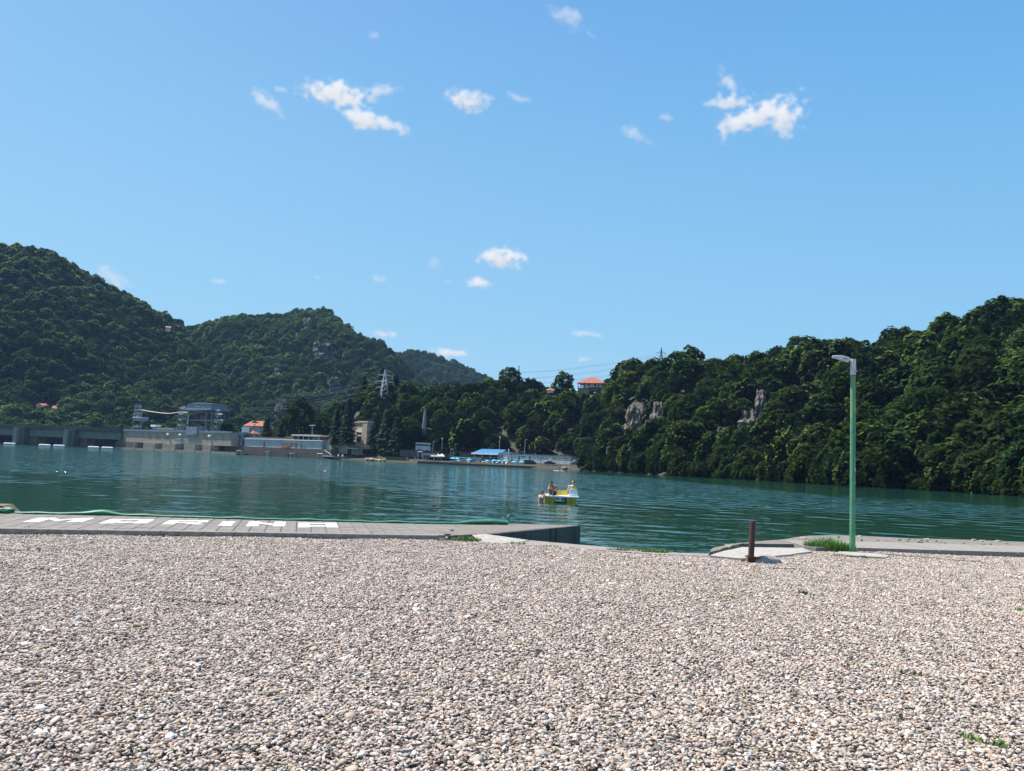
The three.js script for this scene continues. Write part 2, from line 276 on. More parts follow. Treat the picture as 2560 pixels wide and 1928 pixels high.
// single stones that stand out among the pebbles
function stoneGeo(seed, sx, sy, sz, rough = 0.18, det = 3) {
  const g = mergeVertices((() => { const k = new THREE.IcosahedronGeometry(1, det); k.deleteAttribute('uv'); k.deleteAttribute('normal'); return k; })()), p = g.attributes.position;
  for (let i = 0; i < p.count; i++) { const x = p.getX(i), y = p.getY(i), z = p.getZ(i), k = 1 + rough * 2 * fbm(x * 1.3 + seed, y * 1.3, z * 1.3, 3); p.setXYZ(i, x * k * sx, y * k * sy, z * k * sz); }
  g.computeVertexNormals(); g.setAttribute('uv', new THREE.BufferAttribute(new Float32Array(p.count * 2), 2)); return g;
}
const paleStone = matte(0.80, 0.80, 0.79, { roughness: 0.6 });
for (const [u, v, s, label, mat] of [[423, 1849, 0.028, 'large white egg-shaped pebble near the bottom edge of the beach', paleStone], [62, 1611, 0.03, 'white pebble by the left border of the beach', paleStone], [100, 1774, 0.03, 'flat white pebble lying low on the left of the beach', paleStone], [2070, 1582, 0.03, 'white pebble between the sparse weeds and the lamp post', paleStone], [2150, 1735, 0.028, 'round white pebble in front of the weed patch', paleStone], [197, 1546, 0.035, 'long grey pebble lying on the left of the beach', matte(0.36, 0.37, 0.37)]]) {
  const p = onY(u, v, BEACH); p.y = lie(p.x, p.z) + s * 0.42;
  const m = part('pebble', stoneGeo(u, s * 1.15, s * 0.62, s * 0.85, 0.1), mat); m.position.copy(p); m.rotation.y = u; tag(m, label, 'pebble', 'pebbles that stand out on the beach');
}

// ---- the paved quay on the left
const QT = BEACH + 0.085;
{
  const q = new THREE.Group(); q.name = 'paved_quay'; q.userData = { kind: 'structure', label: 'paved quay with the word marina painted in white', category: 'quay' }; scene.add(q);
  q.position.set(KL.x, 0, KL.z); q.rotation.y = Math.atan2(-kerbDir.z, kerbDir.x); q.updateMatrixWorld(true);
  const loc = (u, v, y = QT) => q.worldToLocal(onY(u, v, y));
  const C = loc(1447, 1313), B0 = loc(0, 1283), W0 = loc(1213, 1335), K1 = loc(1100, 1346), slope = (C.z - B0.z) / (C.x - B0.x), back = (x) => B0.z + slope * (x - B0.x);
  const outline = [V(-14, 0, 0), V(K1.x, 0, 0), V(W0.x, 0, W0.z), V(C.x, 0, C.z), V(-14, 0, back(-14))];
  part('quay_body', prism(outline, -3, QT - 0.06), M.oldConcrete, q);
  const r = rng(31), tones = [[0.275, 0.252, 0.228], [0.305, 0.276, 0.25], [0.245, 0.226, 0.208], [0.29, 0.258, 0.234]].map((c) => matte(...c, { map: coarse, bumpMap: grainBump, bumpScale: 0.003 })), pinks = [[0.31, 0.225, 0.2], [0.34, 0.255, 0.222]].map((c) => matte(...c, { map: coarse, bumpMap: grainBump, bumpScale: 0.003 }));
  const w = 0.29, d = 0.196, gap = 0.009, slab = bevelSlab(w - gap, 0.07, d - gap, 0.006), rest = [], xr = K1.x + 0.2; let n = 0;
  const spots = [];
  for (let j = 0; j < 18; j++) for (let i = -48; i < 40; i++) { const x = (i + 0.5) * w, z = -0.14 - (j + 0.5) * d + (i & 1 ? d * 0.5 : 0) * (j > 0 ? 1 : 0); if (z - d / 2 < back(x) + 0.02 || x > xr + 0.35 * Math.abs(z) || z > -0.2) continue; spots.push([x, z, j]); }
  for (const [x, z, j] of spots) {
    const world = q.localToWorld(V(x, QT, z)), [su] = seenAt(world), pink = z - d < back(x) + 0.34, y = QT - 0.035 + (r() - 0.5) * 0.006;
    if (su > -10 && n < 300 && j < 11) { const m = part('paver', slab, (pink ? pinks : tones)[Math.floor(r() * (pink ? 2 : 4))], q); m.position.set(x, y, z); m.rotation.set((r() - 0.5) * 0.012, (r() - 0.5) * 0.012, (r() - 0.5) * 0.012); n++; } else rest.push(slab.clone().translate(x, y, z));
  }
  const rp = part('pavers', rest, tones[0], q); rp.userData.kind = 'stuff';
  // bare concrete where the paving ends, towards the slip
  part('quay_top', prism([V(xr + 0.1, 0, -0.02), V(K1.x + 0.25, 0, -0.02), V(W0.x - 0.02, 0, W0.z - 0.02), V(C.x - 0.02, 0, C.z + 0.02), V(xr + 0.9, 0, back(xr + 0.9) + 0.02)], QT - 0.062, QT - 0.004), M.roughConcrete, q);
  for (let i = -11; i < 8; i++) { const x0 = i * 1.28, x1 = Math.min((i + 1) * 1.28 - 0.012, K1.x + 0.1); if (x1 - x0 < 0.2) continue; const k = part('kerb_stone', bevelSlab(x1 - x0, 0.5, 0.12, 0.01), M.concrete, q); k.position.set((x0 + x1) / 2, QT - 0.245, -0.06); k.rotation.z = (r() - 0.5) * 0.004; }
  // the end wall of the quay over the slip, with its coping
  const wallDir = V(C.x - W0.x, 0, C.z - W0.z), wl = wallDir.length(), wall = part('end_wall', box(0, -2.8, 0, wl, QT - 0.01, 0.05), M.darkConcrete, q); wall.position.set(W0.x, 0, W0.z); wall.rotation.y = Math.atan2(-wallDir.z, wallDir.x);
  // the word painted across the pavers, read from the beach
  const flaked = speckTexture(9, 512, 1.1, (u, v) => { const k = 0.95 + 0.2 * tileNoise(u, v, 9, 4, 4), w = smooth(tileNoise(u, v, 30, 13, 4), 0.10, 0.17) * 0.85; return [lerp(k, 0.62, w), lerp(k, 0.60, w), lerp(k, 0.585, w)]; });
  const paint = matte(0.72, 0.705, 0.68, { map: flaked, roughness: 0.75 }), Y = QT + 0.004;
  const letter = (name, u0, u1, vt, vb, strokes) => {
    const a = loc(u0, vb), b = loc(u1, vb), top = loc((u0 + u1) / 2, vt), h = Math.abs(top.z - (a.z + b.z) / 2), W = b.x - a.x, skew = top.x - (a.x + b.x) / 2;
    const tris = []; for (const s of strokes) { const [p0, p1, p2, p3] = s.map(([x, y]) => V(a.x + x * W + 0 * skew, Y, lerp(a.z, b.z, x) - y * h)); tris.push(...quad(p0, p1, p2, p3)); }
    part('painted_letter', facets(tris), paint, q).userData.label = 'white painted letter ' + name;
  };
  const bar = (x0, y0, x1, y1) => [[x0, y0], [x1, y0], [x1, y1], [x0, y1]];
  const A_ = [bar(0, 0, 0.3, 1), bar(0.7, 0, 1, 1), bar(0.3, 0.72, 0.7, 1), bar(0.3, 0.16, 0.7, 0.4)];
  letter('M', 55, 205, 1294.5, 1305.5, [bar(0, 0, 0.27, 1), bar(0.73, 0, 1, 1), [[0.27, 0.62], [0.5, 0.2], [0.5, 0.52], [0.27, 1]], [[0.5, 0.2], [0.73, 0.62], [0.73, 1], [0.5, 0.52]]]);
  letter('A', 246, 366, 1298, 1309, A_);
  letter('R', 402, 510, 1301, 1311.5, [bar(0, 0, 0.3, 1), bar(0.3, 0.75, 1, 1), bar(0.3, 0.38, 0.9, 0.56), bar(0.78, 0.56, 1, 0.75), [[0.42, 0.38], [0.75, 0], [1, 0], [0.7, 0.38]]]);
  letter('I', 545, 578, 1303.5, 1315, [bar(0, 0, 1, 1)]);
  letter('N', 614, 712, 1304.5, 1316.5, [bar(0, 0, 0.31, 1), bar(0.69, 0, 1, 1), [[0.31, 0.55], [0.69, 0.22], [0.69, 0.5], [0.31, 0.85]]]);
  letter('A', 745, 846, 1307.5, 1319, A_);
}
function bevelSlab(w, h, d, b) {
  const s = new THREE.Shape(), x = w / 2 - b, z = d / 2 - b; s.moveTo(-x, -z); s.lineTo(x, -z); s.lineTo(x, z); s.lineTo(-x, z);
  return metreUV(new THREE.ExtrudeGeometry(s, { depth: h - 2 * b, bevelEnabled: true, bevelThickness: b, bevelSize: b, bevelSegments: 1 }).rotateX(-Math.PI / 2).translate(0, -h / 2 + b, 0));
}
// ragged slab: outline in plan with a jittered, lumpy rim
function raggedPrism(pts, y0, y1, step, jit, seed, bumpY = 0) {
  const r = rng(seed), out = []; pts.forEach((a, i) => { const b = pts[(i + 1) % pts.length], n = Math.max(1, Math.round(a.distanceTo(b) / step)); for (let k = 0; k < n; k++) { const p = a.clone().lerp(b, k / n); if (k) p.add(V((r() - 0.5) * jit, 0, (r() - 0.5) * jit)); out.push(p); } });
  return prism(out, y0, y1);
}
// pale concrete wedge where the quay meets the slip, and the old edge strip along the gravel
struct('concrete_wedge', facets((() => {
  const a = onY(1180, 1337.5, QT - 0.005), b = onY(1213, 1335, QT - 0.003), c = onY(1322, 1350.5, BEACH + 0.03), d = onY(1275, 1359, BEACH - 0.01), e = onY(1200, 1357, BEACH - 0.01);
  const lo = [a, b, c, d, e].map((p) => V(p.x, -1, p.z)); return [a, e, d, a, d, c, a, c, b, ...quad(e, lo[4], lo[3], d), ...quad(d, lo[3], lo[2], c), ...quad(c, lo[2], lo[1], b)];
})()), M.paleConcrete);
struct('edge_strip', raggedPrism([onY(1275, 1360.5, BEACH), onY(1400, 1370, BEACH), onY(1640, 1386, BEACH), onY(1772, 1391.5, BEACH), onY(1772, 1385, BEACH), onY(1700, 1383.5, BEACH), onY(1640, 1379, BEACH), onY(1480, 1365.5, BEACH), onY(1322, 1351.5, BEACH)], -2.5, BEACH + 0.008, 0.25, 0.05, 4), M.concrete);
// the right-hand quay: rough old concrete, a pale slab poured on its near corner
{
  const q = new THREE.Group(); q.name = 'concrete_quay'; q.userData = { kind: 'structure', label: 'rough concrete quay with a crumbling outer edge beyond the lamp post', category: 'quay' }; scene.add(q);
  const far = [[1776, 1376], [1783, 1368.5], [1830, 1358.5], [1900, 1352], [1957, 1347.5], [1990, 1342], [2022, 1338.5], [2090, 1337.5], [2183, 1340.5], [2267, 1344.8], [2400, 1348], [2560, 1354]].map(([u, v]) => onY(u, v, QT - 0.02));
  const near = [[2560, 1381], [2400, 1376.3], [2146, 1369.5], [2040, 1368]].map(([u, v]) => onY(u, v, QT));
  const ext = (a, b, m) => b.clone().add(b.clone().sub(a).setLength(m));
  const farE = ext(far[10], far[11], 13), nearE = ext(near[1], near[0], 13), low = [onY(2009, 1363, BEACH + 0.04), onY(1856, 1360.5, BEACH + 0.04), onY(1806, 1373, BEACH + 0.04), onY(1774, 1385, BEACH + 0.02)];
  part('quay_body', raggedPrism([...far, farE, nearE, ...near, ...low], -2.5, QT - 0.03, 0.3, 0.07, 9), M.roughConcrete, q);
  const off = near[0].clone().sub(near[1]).normalize(), dirOut = V(off.z, 0, -off.x), nrm = dirOut.z > 0 ? dirOut.clone().negate() : dirOut;
  // walkway slab along the front with its kerb face, poured in bays
  const L = near[2].distanceTo(nearE), bays = 9;
  for (let i = 0; i < bays; i++) { const a = near[2].clone().lerp(nearE, i / bays), b = near[2].clone().lerp(nearE, (i + 1) / bays - 0.0012); const m = part('kerb_slab', prism([a, b, b.clone().addScaledVector(nrm, 1.55), a.clone().addScaledVector(nrm, 1.55)], BEACH - 0.3, QT - 0.002 + (i % 3) * 0.002), M.concrete, q); }
  part('front_slab', prism([near[2].clone().addScaledVector(off, -0.004), near[3].clone(), onY(2010, 1364, QT), near[3].clone().addScaledVector(nrm, 1.4), near[2].clone().addScaledVector(off, -0.004).addScaledVector(nrm, 1.5)], BEACH - 0.3, QT - 0.006), M.concrete, q);
  part('poured_slab', raggedPrism([onY(1775, 1387, BEACH + 0.05), onY(1853, 1397, BEACH + 0.03), onY(1955, 1389, BEACH + 0.03), onY(2031, 1377, BEACH + 0.05), onY(2007, 1363.5, BEACH + 0.09), onY(1855, 1361, BEACH + 0.09), onY(1806, 1374, BEACH + 0.07)], BEACH - 0.4, BEACH + 0.035, 0.35, 0.03, 14), M.paleConcrete, q);
  const r = rng(44);
  for (let i = 0; i < 14; i++) { const u = 1790 + r() * 770, k = far.findIndex((p) => seenAt(p)[0] > u); if (k < 1) continue; const a = far[k - 1], b = far[k], p = a.clone().lerp(b, r()).addScaledVector(nrm, -0.1 - 0.25 * r()), s = 0.025 + 0.04 * r(); const m = part('broken_stone', stoneGeo(i * 3.3, s * 1.8, s * 0.5, s, 0.5, 2), M.roughConcrete, q); m.position.set(p.x, QT - 0.04 + s * 0.3, p.z); m.rotation.y = r() * 6; }
}
// masonry stub at the far left of the quay
{ const p = onY(0, 1279, QT), g = [box(-0.9, 0, -0.3, 0.30, 0.17, 0.3), facets([V(0.30, 0, 0.3), V(0.48, 0, 0.25), V(0.30, 0.17, 0.3), V(0.30, 0.17, 0.3), V(0.48, 0, 0.25), V(0.30, 0.17, -0.3), V(0.30, 0.17, -0.3), V(0.48, 0, 0.25), V(0.48, 0, -0.3)])]; const m = part('masonry_stub', g, M.timber); m.position.set(p.x - 0.13, QT - 0.02, p.z + 0.1); m.rotation.y = Math.atan2(-kerbDir.z, kerbDir.x); tag(m, 'low brown masonry stub at the left end of the paved quay', 'wall'); }

// ---- green fabric boom lying along the water side of the paved quay
{
  const way = [[14, 1279], [60, 1281], [140, 1283], [235, 1284.5], [330, 1287], [450, 1290.5], [600, 1295], [760, 1299], [900, 1302.5], [1050, 1306], [1150, 1307.5], [1215, 1307.5], [1268, 1308.5]].map(([u, v]) => onY(u, v, QT + 0.03));
  const curve = new THREE.CatmullRomCurve3(way), N = 260, K = 14, pos = [], idx = [], fr = curve.computeFrenetFrames(N);
  for (let i = 0; i <= N; i++) {
    const t = i / N, c = curve.getPointAt(t), tan = curve.getTangentAt(t), side = V(-tan.z, 0, tan.x).normalize(), hump = Math.exp(-Math.pow((t - 0.17) / 0.03, 2)) * 0.05 + smooth(t, 0.86, 0.94) * 0.045 * (1 - 0.25 * smooth(t, 0.97, 1));
    const wide = (0.062 + 0.03 * noise(t * 14, 2) + hump * 0.9), high = (0.022 + 0.014 * noise(t * 22, 5) + hump * 0.75) * (t < 0.012 ? 0.6 : 1);
    for (let k = 0; k < K; k++) { const a = k / K * 6.2832, w = 1 + 0.14 * noise(t * 60, k * 0.9, 3); pos.push(c.x + side.x * Math.cos(a) * wide * w, QT + 0.004 + Math.max(0, high * (1 + Math.sin(a) * w)), c.z + side.z * Math.cos(a) * wide * w); }
  }
  for (let i = 0; i < N; i++) for (let k = 0; k < K; k++) { const a = i * K + k, b = i * K + (k + 1) % K; idx.push(a, b, a + K, b, b + K, a + K); }
  for (const s of [0, N]) for (let k = 1; k < K - 1; k++) s ? idx.push(s * K, s * K + k + 1, s * K + k) : idx.push(0, k, k + 1);
  const g = new THREE.BufferGeometry(); g.setAttribute('position', new THREE.Float32BufferAttribute(pos, 3)); g.setIndex(idx); g.computeVertexNormals();
  const green = matte(0.035, 0.19, 0.105, { roughness: 0.5, side: THREE.DoubleSide });
  const o = thing('fabric_boom', 'long green fabric boom lying along the edge of the paved quay', 'boom');
  part('sleeve', g, green, o);
  const end = way[way.length - 1]; const fin = part('end_flap', stoneGeo(3, 0.035, 0.075, 0.06, 0.3, 2), green, o); fin.position.set(end.x + 0.02, QT + 0.17, end.z); fin.rotation.z = -0.3;
  const knot = part('knot', stoneGeo(8, 0.17, 0.06, 0.11, 0.5, 3), green, o); knot.position.copy(way[0]).add(V(0, 0.03, 0));
}

// ---- grass and weeds
const grassMats = [matte(0.085, 0.19, 0.035, { side: THREE.DoubleSide }), matte(0.13, 0.23, 0.045, { side: THREE.DoubleSide }), matte(0.055, 0.12, 0.035, { side: THREE.DoubleSide })];
function blades(n, rx, rz, h, seed) {
  const r = rng(seed), tris = [];
  for (let i = 0; i < n; i++) {
    const a = r() * 6.283, q = i ? Math.sqrt(r()) * (n < 45 ? 0.7 : 1) : 0, x = Math.cos(a) * q * rx, z = Math.sin(a) * q * rz, H = h * (0.45 + 0.75 * r()) * (1 - 0.35 * q), t = r() * 6.283, w = 0.004 + 0.004 * r(), lean = H * (0.15 + 0.7 * r()), dx = Math.cos(t), dz = Math.sin(t), sx = -dz * w, sz = dx * w;
    const b0 = V(x - sx, 0, z - sz), b1 = V(x + sx, 0, z + sz), m0 = V(x + dx * lean * 0.35 - sx * 0.8, H * 0.62, z + dz * lean * 0.35 - sz * 0.8), m1 = V(x + dx * lean * 0.35 + sx * 0.8, H * 0.62, z + dz * lean * 0.35 + sz * 0.8), tip = V(x + dx * lean, H, z + dz * lean);
    tris.push(b0, b1, m1, b0, m1, m0, m0, m1, tip);
  }
  return facets(tris);
}
for (const [u, v, rx, rz, h, n, label, k] of [
  [85, 1333, 0.20, 0.08, 0.14, 130, 'grass tuft at the kerb below the painted letter M', 0], [130, 1335, 0.36, 0.07, 0.09, 200, 'low yellow-green weeds spreading along the kerb at the far left', 1], [288, 1335, 0.22, 0.06, 0.11, 130, 'small grass tuft at the kerb below the first painted letter A', 0], [345, 1335, 0.10, 0.05, 0.06, 40, 'sparse weed at the kerb beside the small grass tuft', 2],
  [695, 1343, 0.16, 0.07, 0.12, 100, 'grass tuft at the kerb below the painted letter N', 0], [785, 1345, 0.07, 0.04, 0.06, 30, 'tiny weed at the kerb below the last painted letter', 2], [506, 1335, 0.08, 0.04, 0.06, 30, 'tiny weed on the kerb below the painted letter R', 2], [930, 1345, 0.05, 0.03, 0.16, 16, 'thin upright weed against the kerb', 1],
  [1165, 1353, 0.33, 0.12, 0.12, 330, 'bright grass tuft where the kerb ends at the pale concrete wedge', 1], [1110, 1352, 0.2, 0.06, 0.06, 170, 'dark low grass along the fading end of the kerb', 2], [1290, 1361, 0.26, 0.07, 0.08, 150, 'grass on the edge strip in front of the dark end wall', 0], [1375, 1368, 0.22, 0.06, 0.07, 110, 'low grass on the edge strip near the corner of the end wall', 0], [1435, 1372, 0.14, 0.05, 0.05, 50, 'sparse grass on the edge strip by the slip', 1],
  [1560, 1377, 0.34, 0.09, 0.09, 220, 'grass along the edge strip at the left of the slip', 0], [1640, 1382, 0.30, 0.08, 0.10, 380, 'bright grass along the edge strip beside the open slip', 1],
  [2070, 1376, 0.50, 0.28, 0.30, 1500, 'thick grass patch between the pale slab and the lamp post', 0], [2112, 1379, 0.26, 0.16, 0.20, 420, 'grass growing against the foot of the lamp post', 0], [2105, 1390, 0.2, 0.05, 0.06, 110, 'thin grass on the gravel in front of the lamp post', 1], [2160, 1393, 0.14, 0.04, 0.06, 90, 'grass tuft on the gravel just right of the lamp post', 1], [2205, 1394, 0.16, 0.04, 0.05, 80, 'low grass at the tip of the lamp post footing', 0], [1834, 1365, 0.1, 0.06, 0.06, 60, 'weed on the broken edge behind the rusty bollard', 1],
  [2007, 1483, 0.09, 0.06, 0.07, 40, 'dark weed alone on the gravel below the lamp post', 2], [1772, 1590, 0.07, 0.05, 0.05, 24, 'small weed on the open gravel below the bollard', 2], [1830, 1492, 0.10, 0.05, 0.03, 26, 'dry yellowish weed flat on the gravel', 1], [2065, 1660, 0.05, 0.04, 0.05, 20, 'leftmost sprout of the weed line in the gravel', 2], [2130, 1662, 0.07, 0.05, 0.05, 24, 'second sprout of the weed line in the gravel', 1], [2195, 1668, 0.09, 0.05, 0.05, 32, 'middle sprout of the weed line in the gravel', 2], [2245, 1680, 0.08, 0.05, 0.05, 34, 'fourth sprout of the weed line in the gravel', 0], [2290, 1690, 0.09, 0.05, 0.06, 40, 'rightmost sprout of the weed line in the gravel', 2], [2440, 1850, 0.10, 0.06, 0.05, 36, 'thin weeds low in the gravel by the bottom right corner', 1], [2500, 1862, 0.08, 0.06, 0.05, 30, 'sparse weeds at the right border of the gravel', 0], [2545, 1525, 0.12, 0.06, 0.06, 40, 'dry weed at the right border of the beach', 1]]) {
  const y = u > 1800 && u < 1850 && v < 1370 ? QT - 0.03 : BEACH, p = onY(u, v, y), m = part('grass_tuft', blades(n, rx, rz, h, u * 7 + v), grassMats[k]); m.position.set(p.x, y - 0.012, p.z); m.rotation.y = rx > 0.15 ? Math.atan2(-kerbDir.z, kerbDir.x) * (u < 1300 ? 1 : 0) : u;
  tag(m, label, 'grass');
}
// weeds on the right quay's crumbling rim
{ const tris = []; const r = rng(77); const list = []; for (let i = 0; i < 26; i++) { const u = 2070 + r() * 480, p = onY(u, hor(u) + 150 + r() * 10, QT); list.push(blades(10, 0.06, 0.04, 0.04 + 0.04 * r(), i + 5).translate(p.x, QT - 0.03, p.z)); } const m = part('weeds', list, grassMats[1]); tag(m, 'sparse low weeds along the rim of the right quay', 'weeds', null, 'stuff'); }

// ---- green lamp post
{
  const base = onY(2131, 1381, BEACH), D = Math.hypot(base.x, base.z), top = at(2136.5, 898, D), H = top.y - BEACH, o = thing('lamp_post', 'tall green pipe lamp post with a white top sleeve and angled lamp head', 'lamp post', base);
  o.rotation.z = -0.006;
  const worn = speckTexture(6, 256, 1, (u, v) => { const a = tileNoise(u, v, 5, 3, 4), b = tileNoise(u, v, 26, 9, 3), k = 0.92 + 0.3 * a, w = smooth(b, 0.22, 0.3); return [lerp(k, 0.75, w * 0.5), lerp(k, 0.6, w * 0.4), lerp(k, 0.5, w * 0.4)]; });
  const green = matte(0.10, 0.32, 0.17, { map: worn, roughness: 0.5 }), fresh = matte(0.17, 0.36, 0.17, { map: worn, roughness: 0.55 }), cut = H - 0.36;
  const shaft = (y0, y1, r0, r1) => { const g = new THREE.CylinderGeometry(r1, r0, y1 - y0, 24, 1).translate(0, (y0 + y1) / 2, 0); const uv = g.attributes.uv; for (let i = 0; i < uv.count; i++) uv.setXY(i, uv.getX(i) * 0.5, uv.getY(i) * (y1 - y0)); return g; };
  part('pole', shaft(0, 0.6, 0.060, 0.060), green, o); part('pole', shaft(0.6, cut - 0.9, 0.0555, 0.0555), green, o); part('pole', shaft(cut - 0.9, cut, 0.0552, 0.0552), fresh, o);
  part('collar', new THREE.TorusGeometry(0.058, 0.007, 8, 24).rotateX(Math.PI / 2).translate(0, cut, 0), M.rust, o);
  part('collar', new THREE.TorusGeometry(0.061, 0.006, 8, 24).rotateX(Math.PI / 2).translate(0, 0.6, 0), green, o);
  part('sleeve', shaft(cut, H, 0.057, 0.057), matte(0.68, 0.67, 0.66, { map: worn }), o); part('bolt', rod(V(0.03, cut + 0.09, 0.05), V(0.045, cut + 0.09, 0.085), 0.012), M.galvanised, o);
  for (let k = 0; k < 4; k++) { const a = k * Math.PI / 2 + 0.6; part('gusset', facets([...quad(V(0.055, 0, 0.005), V(0.125, 0, 0.005), V(0.06, 0.16, 0.005), V(0.055, 0.16, 0.005)), ...quad(V(0.055, 0, -0.005), V(0.055, 0.16, -0.005), V(0.06, 0.16, -0.005), V(0.125, 0, -0.005)), ...quad(V(0.125, 0, 0.005), V(0.125, 0, -0.005), V(0.06, 0.16, -0.005), V(0.06, 0.16, 0.005))]).rotateY(a), green, o); }
  part('base_plate', box(-0.15, -0.04, -0.15, 0.15, 0.012, 0.15), green, o);
  part('cleat', tube([V(0.05, 1.02, 0.03), V(0.085, 1.05, 0.04), V(0.10, 1.10, 0.04), V(0.07, 1.12, 0.035)], 0.009), green, o);
  for (const [y, w, h, a] of [[at(2130, 1025, D).y - BEACH, 0.055, 0.085, -1.9], [at(2128, 1175, D).y - BEACH, 0.03, 0.06, -2.4], [at(2129, 1207, D).y - BEACH, 0.05, 0.06, -2.0]]) { const g = new THREE.CylinderGeometry(0.0572, 0.0572, h, 8, 1, true, Math.PI / 2 + a - w / 0.1144 + 1.57, w / 0.0572).translate(0, y, 0); part('sticker', g, M.white, o); }
  // lamp head on a short spigot, reaching out over the water
  const head = new THREE.Group(); head.name = 'lamp_head'; head.position.set(0, H - 0.03, 0); head.rotation.set(0, -0.35, -0.2, 'YXZ'); o.add(head);
  part('spigot', rod(V(-0.03, 0, 0), V(-0.11, 0, 0), 0.027, 0.027, 12), M.galvanised, head);
  const shell = new THREE.Shape(); shell.moveTo(-0.09, -0.05); shell.lineTo(-0.09, 0.035); shell.lineTo(-0.24, 0.05); shell.lineTo(-0.42, 0.012); shell.lineTo(-0.43, -0.012); shell.lineTo(-0.24, -0.03);
  part('housing', new THREE.ExtrudeGeometry(shell, { depth: 0.15, bevelEnabled: true, bevelSize: 0.006, bevelThickness: 0.006, bevelSegments: 1 }).translate(0, 0, -0.075), matte(0.62, 0.62, 0.62, { roughness: 0.45 }), head);
  part('cover_panel', box(-0.21, -0.02, 0.082, -0.12, 0.025, 0.09), matte(0.36, 0.34, 0.36), head); part('lens', box(-0.40, -0.03, -0.06, -0.25, -0.018, 0.06), matte(0.5, 0.52, 0.54, { roughness: 0.2 }), head);
}
struct('lamp_footing', raggedPrism([onY(2092, 1385, BEACH), onY(2128, 1391, BEACH), onY(2215, 1396, BEACH), onY(2225, 1391, BEACH), onY(2150, 1380, BEACH), onY(2100, 1379, BEACH)], BEACH - 0.3, BEACH + 0.018, 0.2, 0.05, 3), M.paleConcrete);
// ---- rusty pipe bollard in its broken concrete block
{
  const base = onY(1877, 1405, BEACH), D = Math.hypot(base.x, base.z), H = at(1883, 1303, D).y - BEACH, o = thing('pipe_bollard', 'rusty brown pipe bollard standing at the gravel edge by the slip', 'bollard', base);
  o.rotation.z = -0.045; o.rotation.x = -0.02;
  const hollow = new THREE.LatheGeometry([[0.046, -0.1], [0.052, -0.1], [0.052, H - 0.004], [0.050, H], [0.045, H], [0.044, H - 0.004], [0.044, 0.2]].map(([x, y]) => new THREE.Vector2(x, y)), 24);
  part('pipe', hollow, M.rust, o);
  part('collar_plate', box(-0.09, 0.085, -0.07, 0.17, 0.097, 0.07), matte(0.20, 0.06, 0.045, { map: coarse, roughness: 0.7 }), o); part('collar_loop', new THREE.TorusGeometry(0.03, 0.009, 8, 16).rotateX(1.2).translate(-0.09, 0.10, 0.06), matte(0.20, 0.06, 0.045), o);
  part('strap', tube([V(-0.09, 0.10, 0.05), V(-0.095, 0.04, 0.075), V(-0.10, -0.01, 0.09)], 0.012), matte(0.42, 0.20, 0.07), o);
}
{ const p = onY(1915, 1405, BEACH), g = stoneGeo(4, 0.26, 0.13, 0.17, 0.25, 3), m = part('concrete_block', g, M.concrete); m.position.set(p.x, BEACH + 0.0, p.z + 0.02); m.rotation.y = 0.3; tag(m, 'broken grey concrete block half buried beside the rusty bollard', 'block'); }
// driftwood and litter on the gravel
for (const [u, v, L, a, c, label] of [[2320, 1514, 0.34, 0.2, 0.42, 'pale thin driftwood stick lying on the right of the gravel'], [1780, 1545, 0.3, -0.4, 0.40, 'pale twig lying on the gravel below the bollard'], [1510, 1516, 0.22, 0.5, 0.06, 'dark twig lying on the gravel in the middle of the beach'], [1215, 1375, 0.3, 0.1, 0.13, 'reddish stick lying by the pale concrete wedge']]) { const p = onY(u, v, BEACH); const m = part('stick', tube([V(-L / 2, 0, 0), V(-L * 0.1, 0.012, 0.02), V(L / 2, 0.004, -0.01)], 0.006, 5, 10), matte(c, c * 0.82, c * 0.64)); m.position.set(p.x, lie(p.x, p.z) + 0.03, p.z); m.rotation.y = a; tag(m, label, 'stick'); }

// ---------------------------------------------------------------- hills and woods
const along = (list, x) => { if (x <= list[0][0]) return list[0][1]; for (let i = 1; i < list.length; i++) if (x <= list[i][0]) return lerp(list[i - 1][1], list[i][1], (x - list[i - 1][0]) / (list[i][0] - list[i - 1][0])); return list[list.length - 1][1]; };
const dirOf = (u) => { const d = sight(u, hor(u)); return Math.atan2(d.x, -d.z); };     // compass bearing of a column
const spot = (u, D) => { const a = dirOf(u); return V(Math.sin(a) * D, 0, -Math.cos(a) * D); };
const shoreD = [[-1200, 640], [0, 610], [540, 560], [570, 450], [640, 405], [700, 388], [835, 352], [865, 342], [1031, 310], [1250, 300], [1446, 285], [1585, 253], [1661, 230], [1800, 214], [1946, 200], [2125, 172], [2350, 165], [2530, 150], [2900, 125], [3400, 112], [4200, 110]];
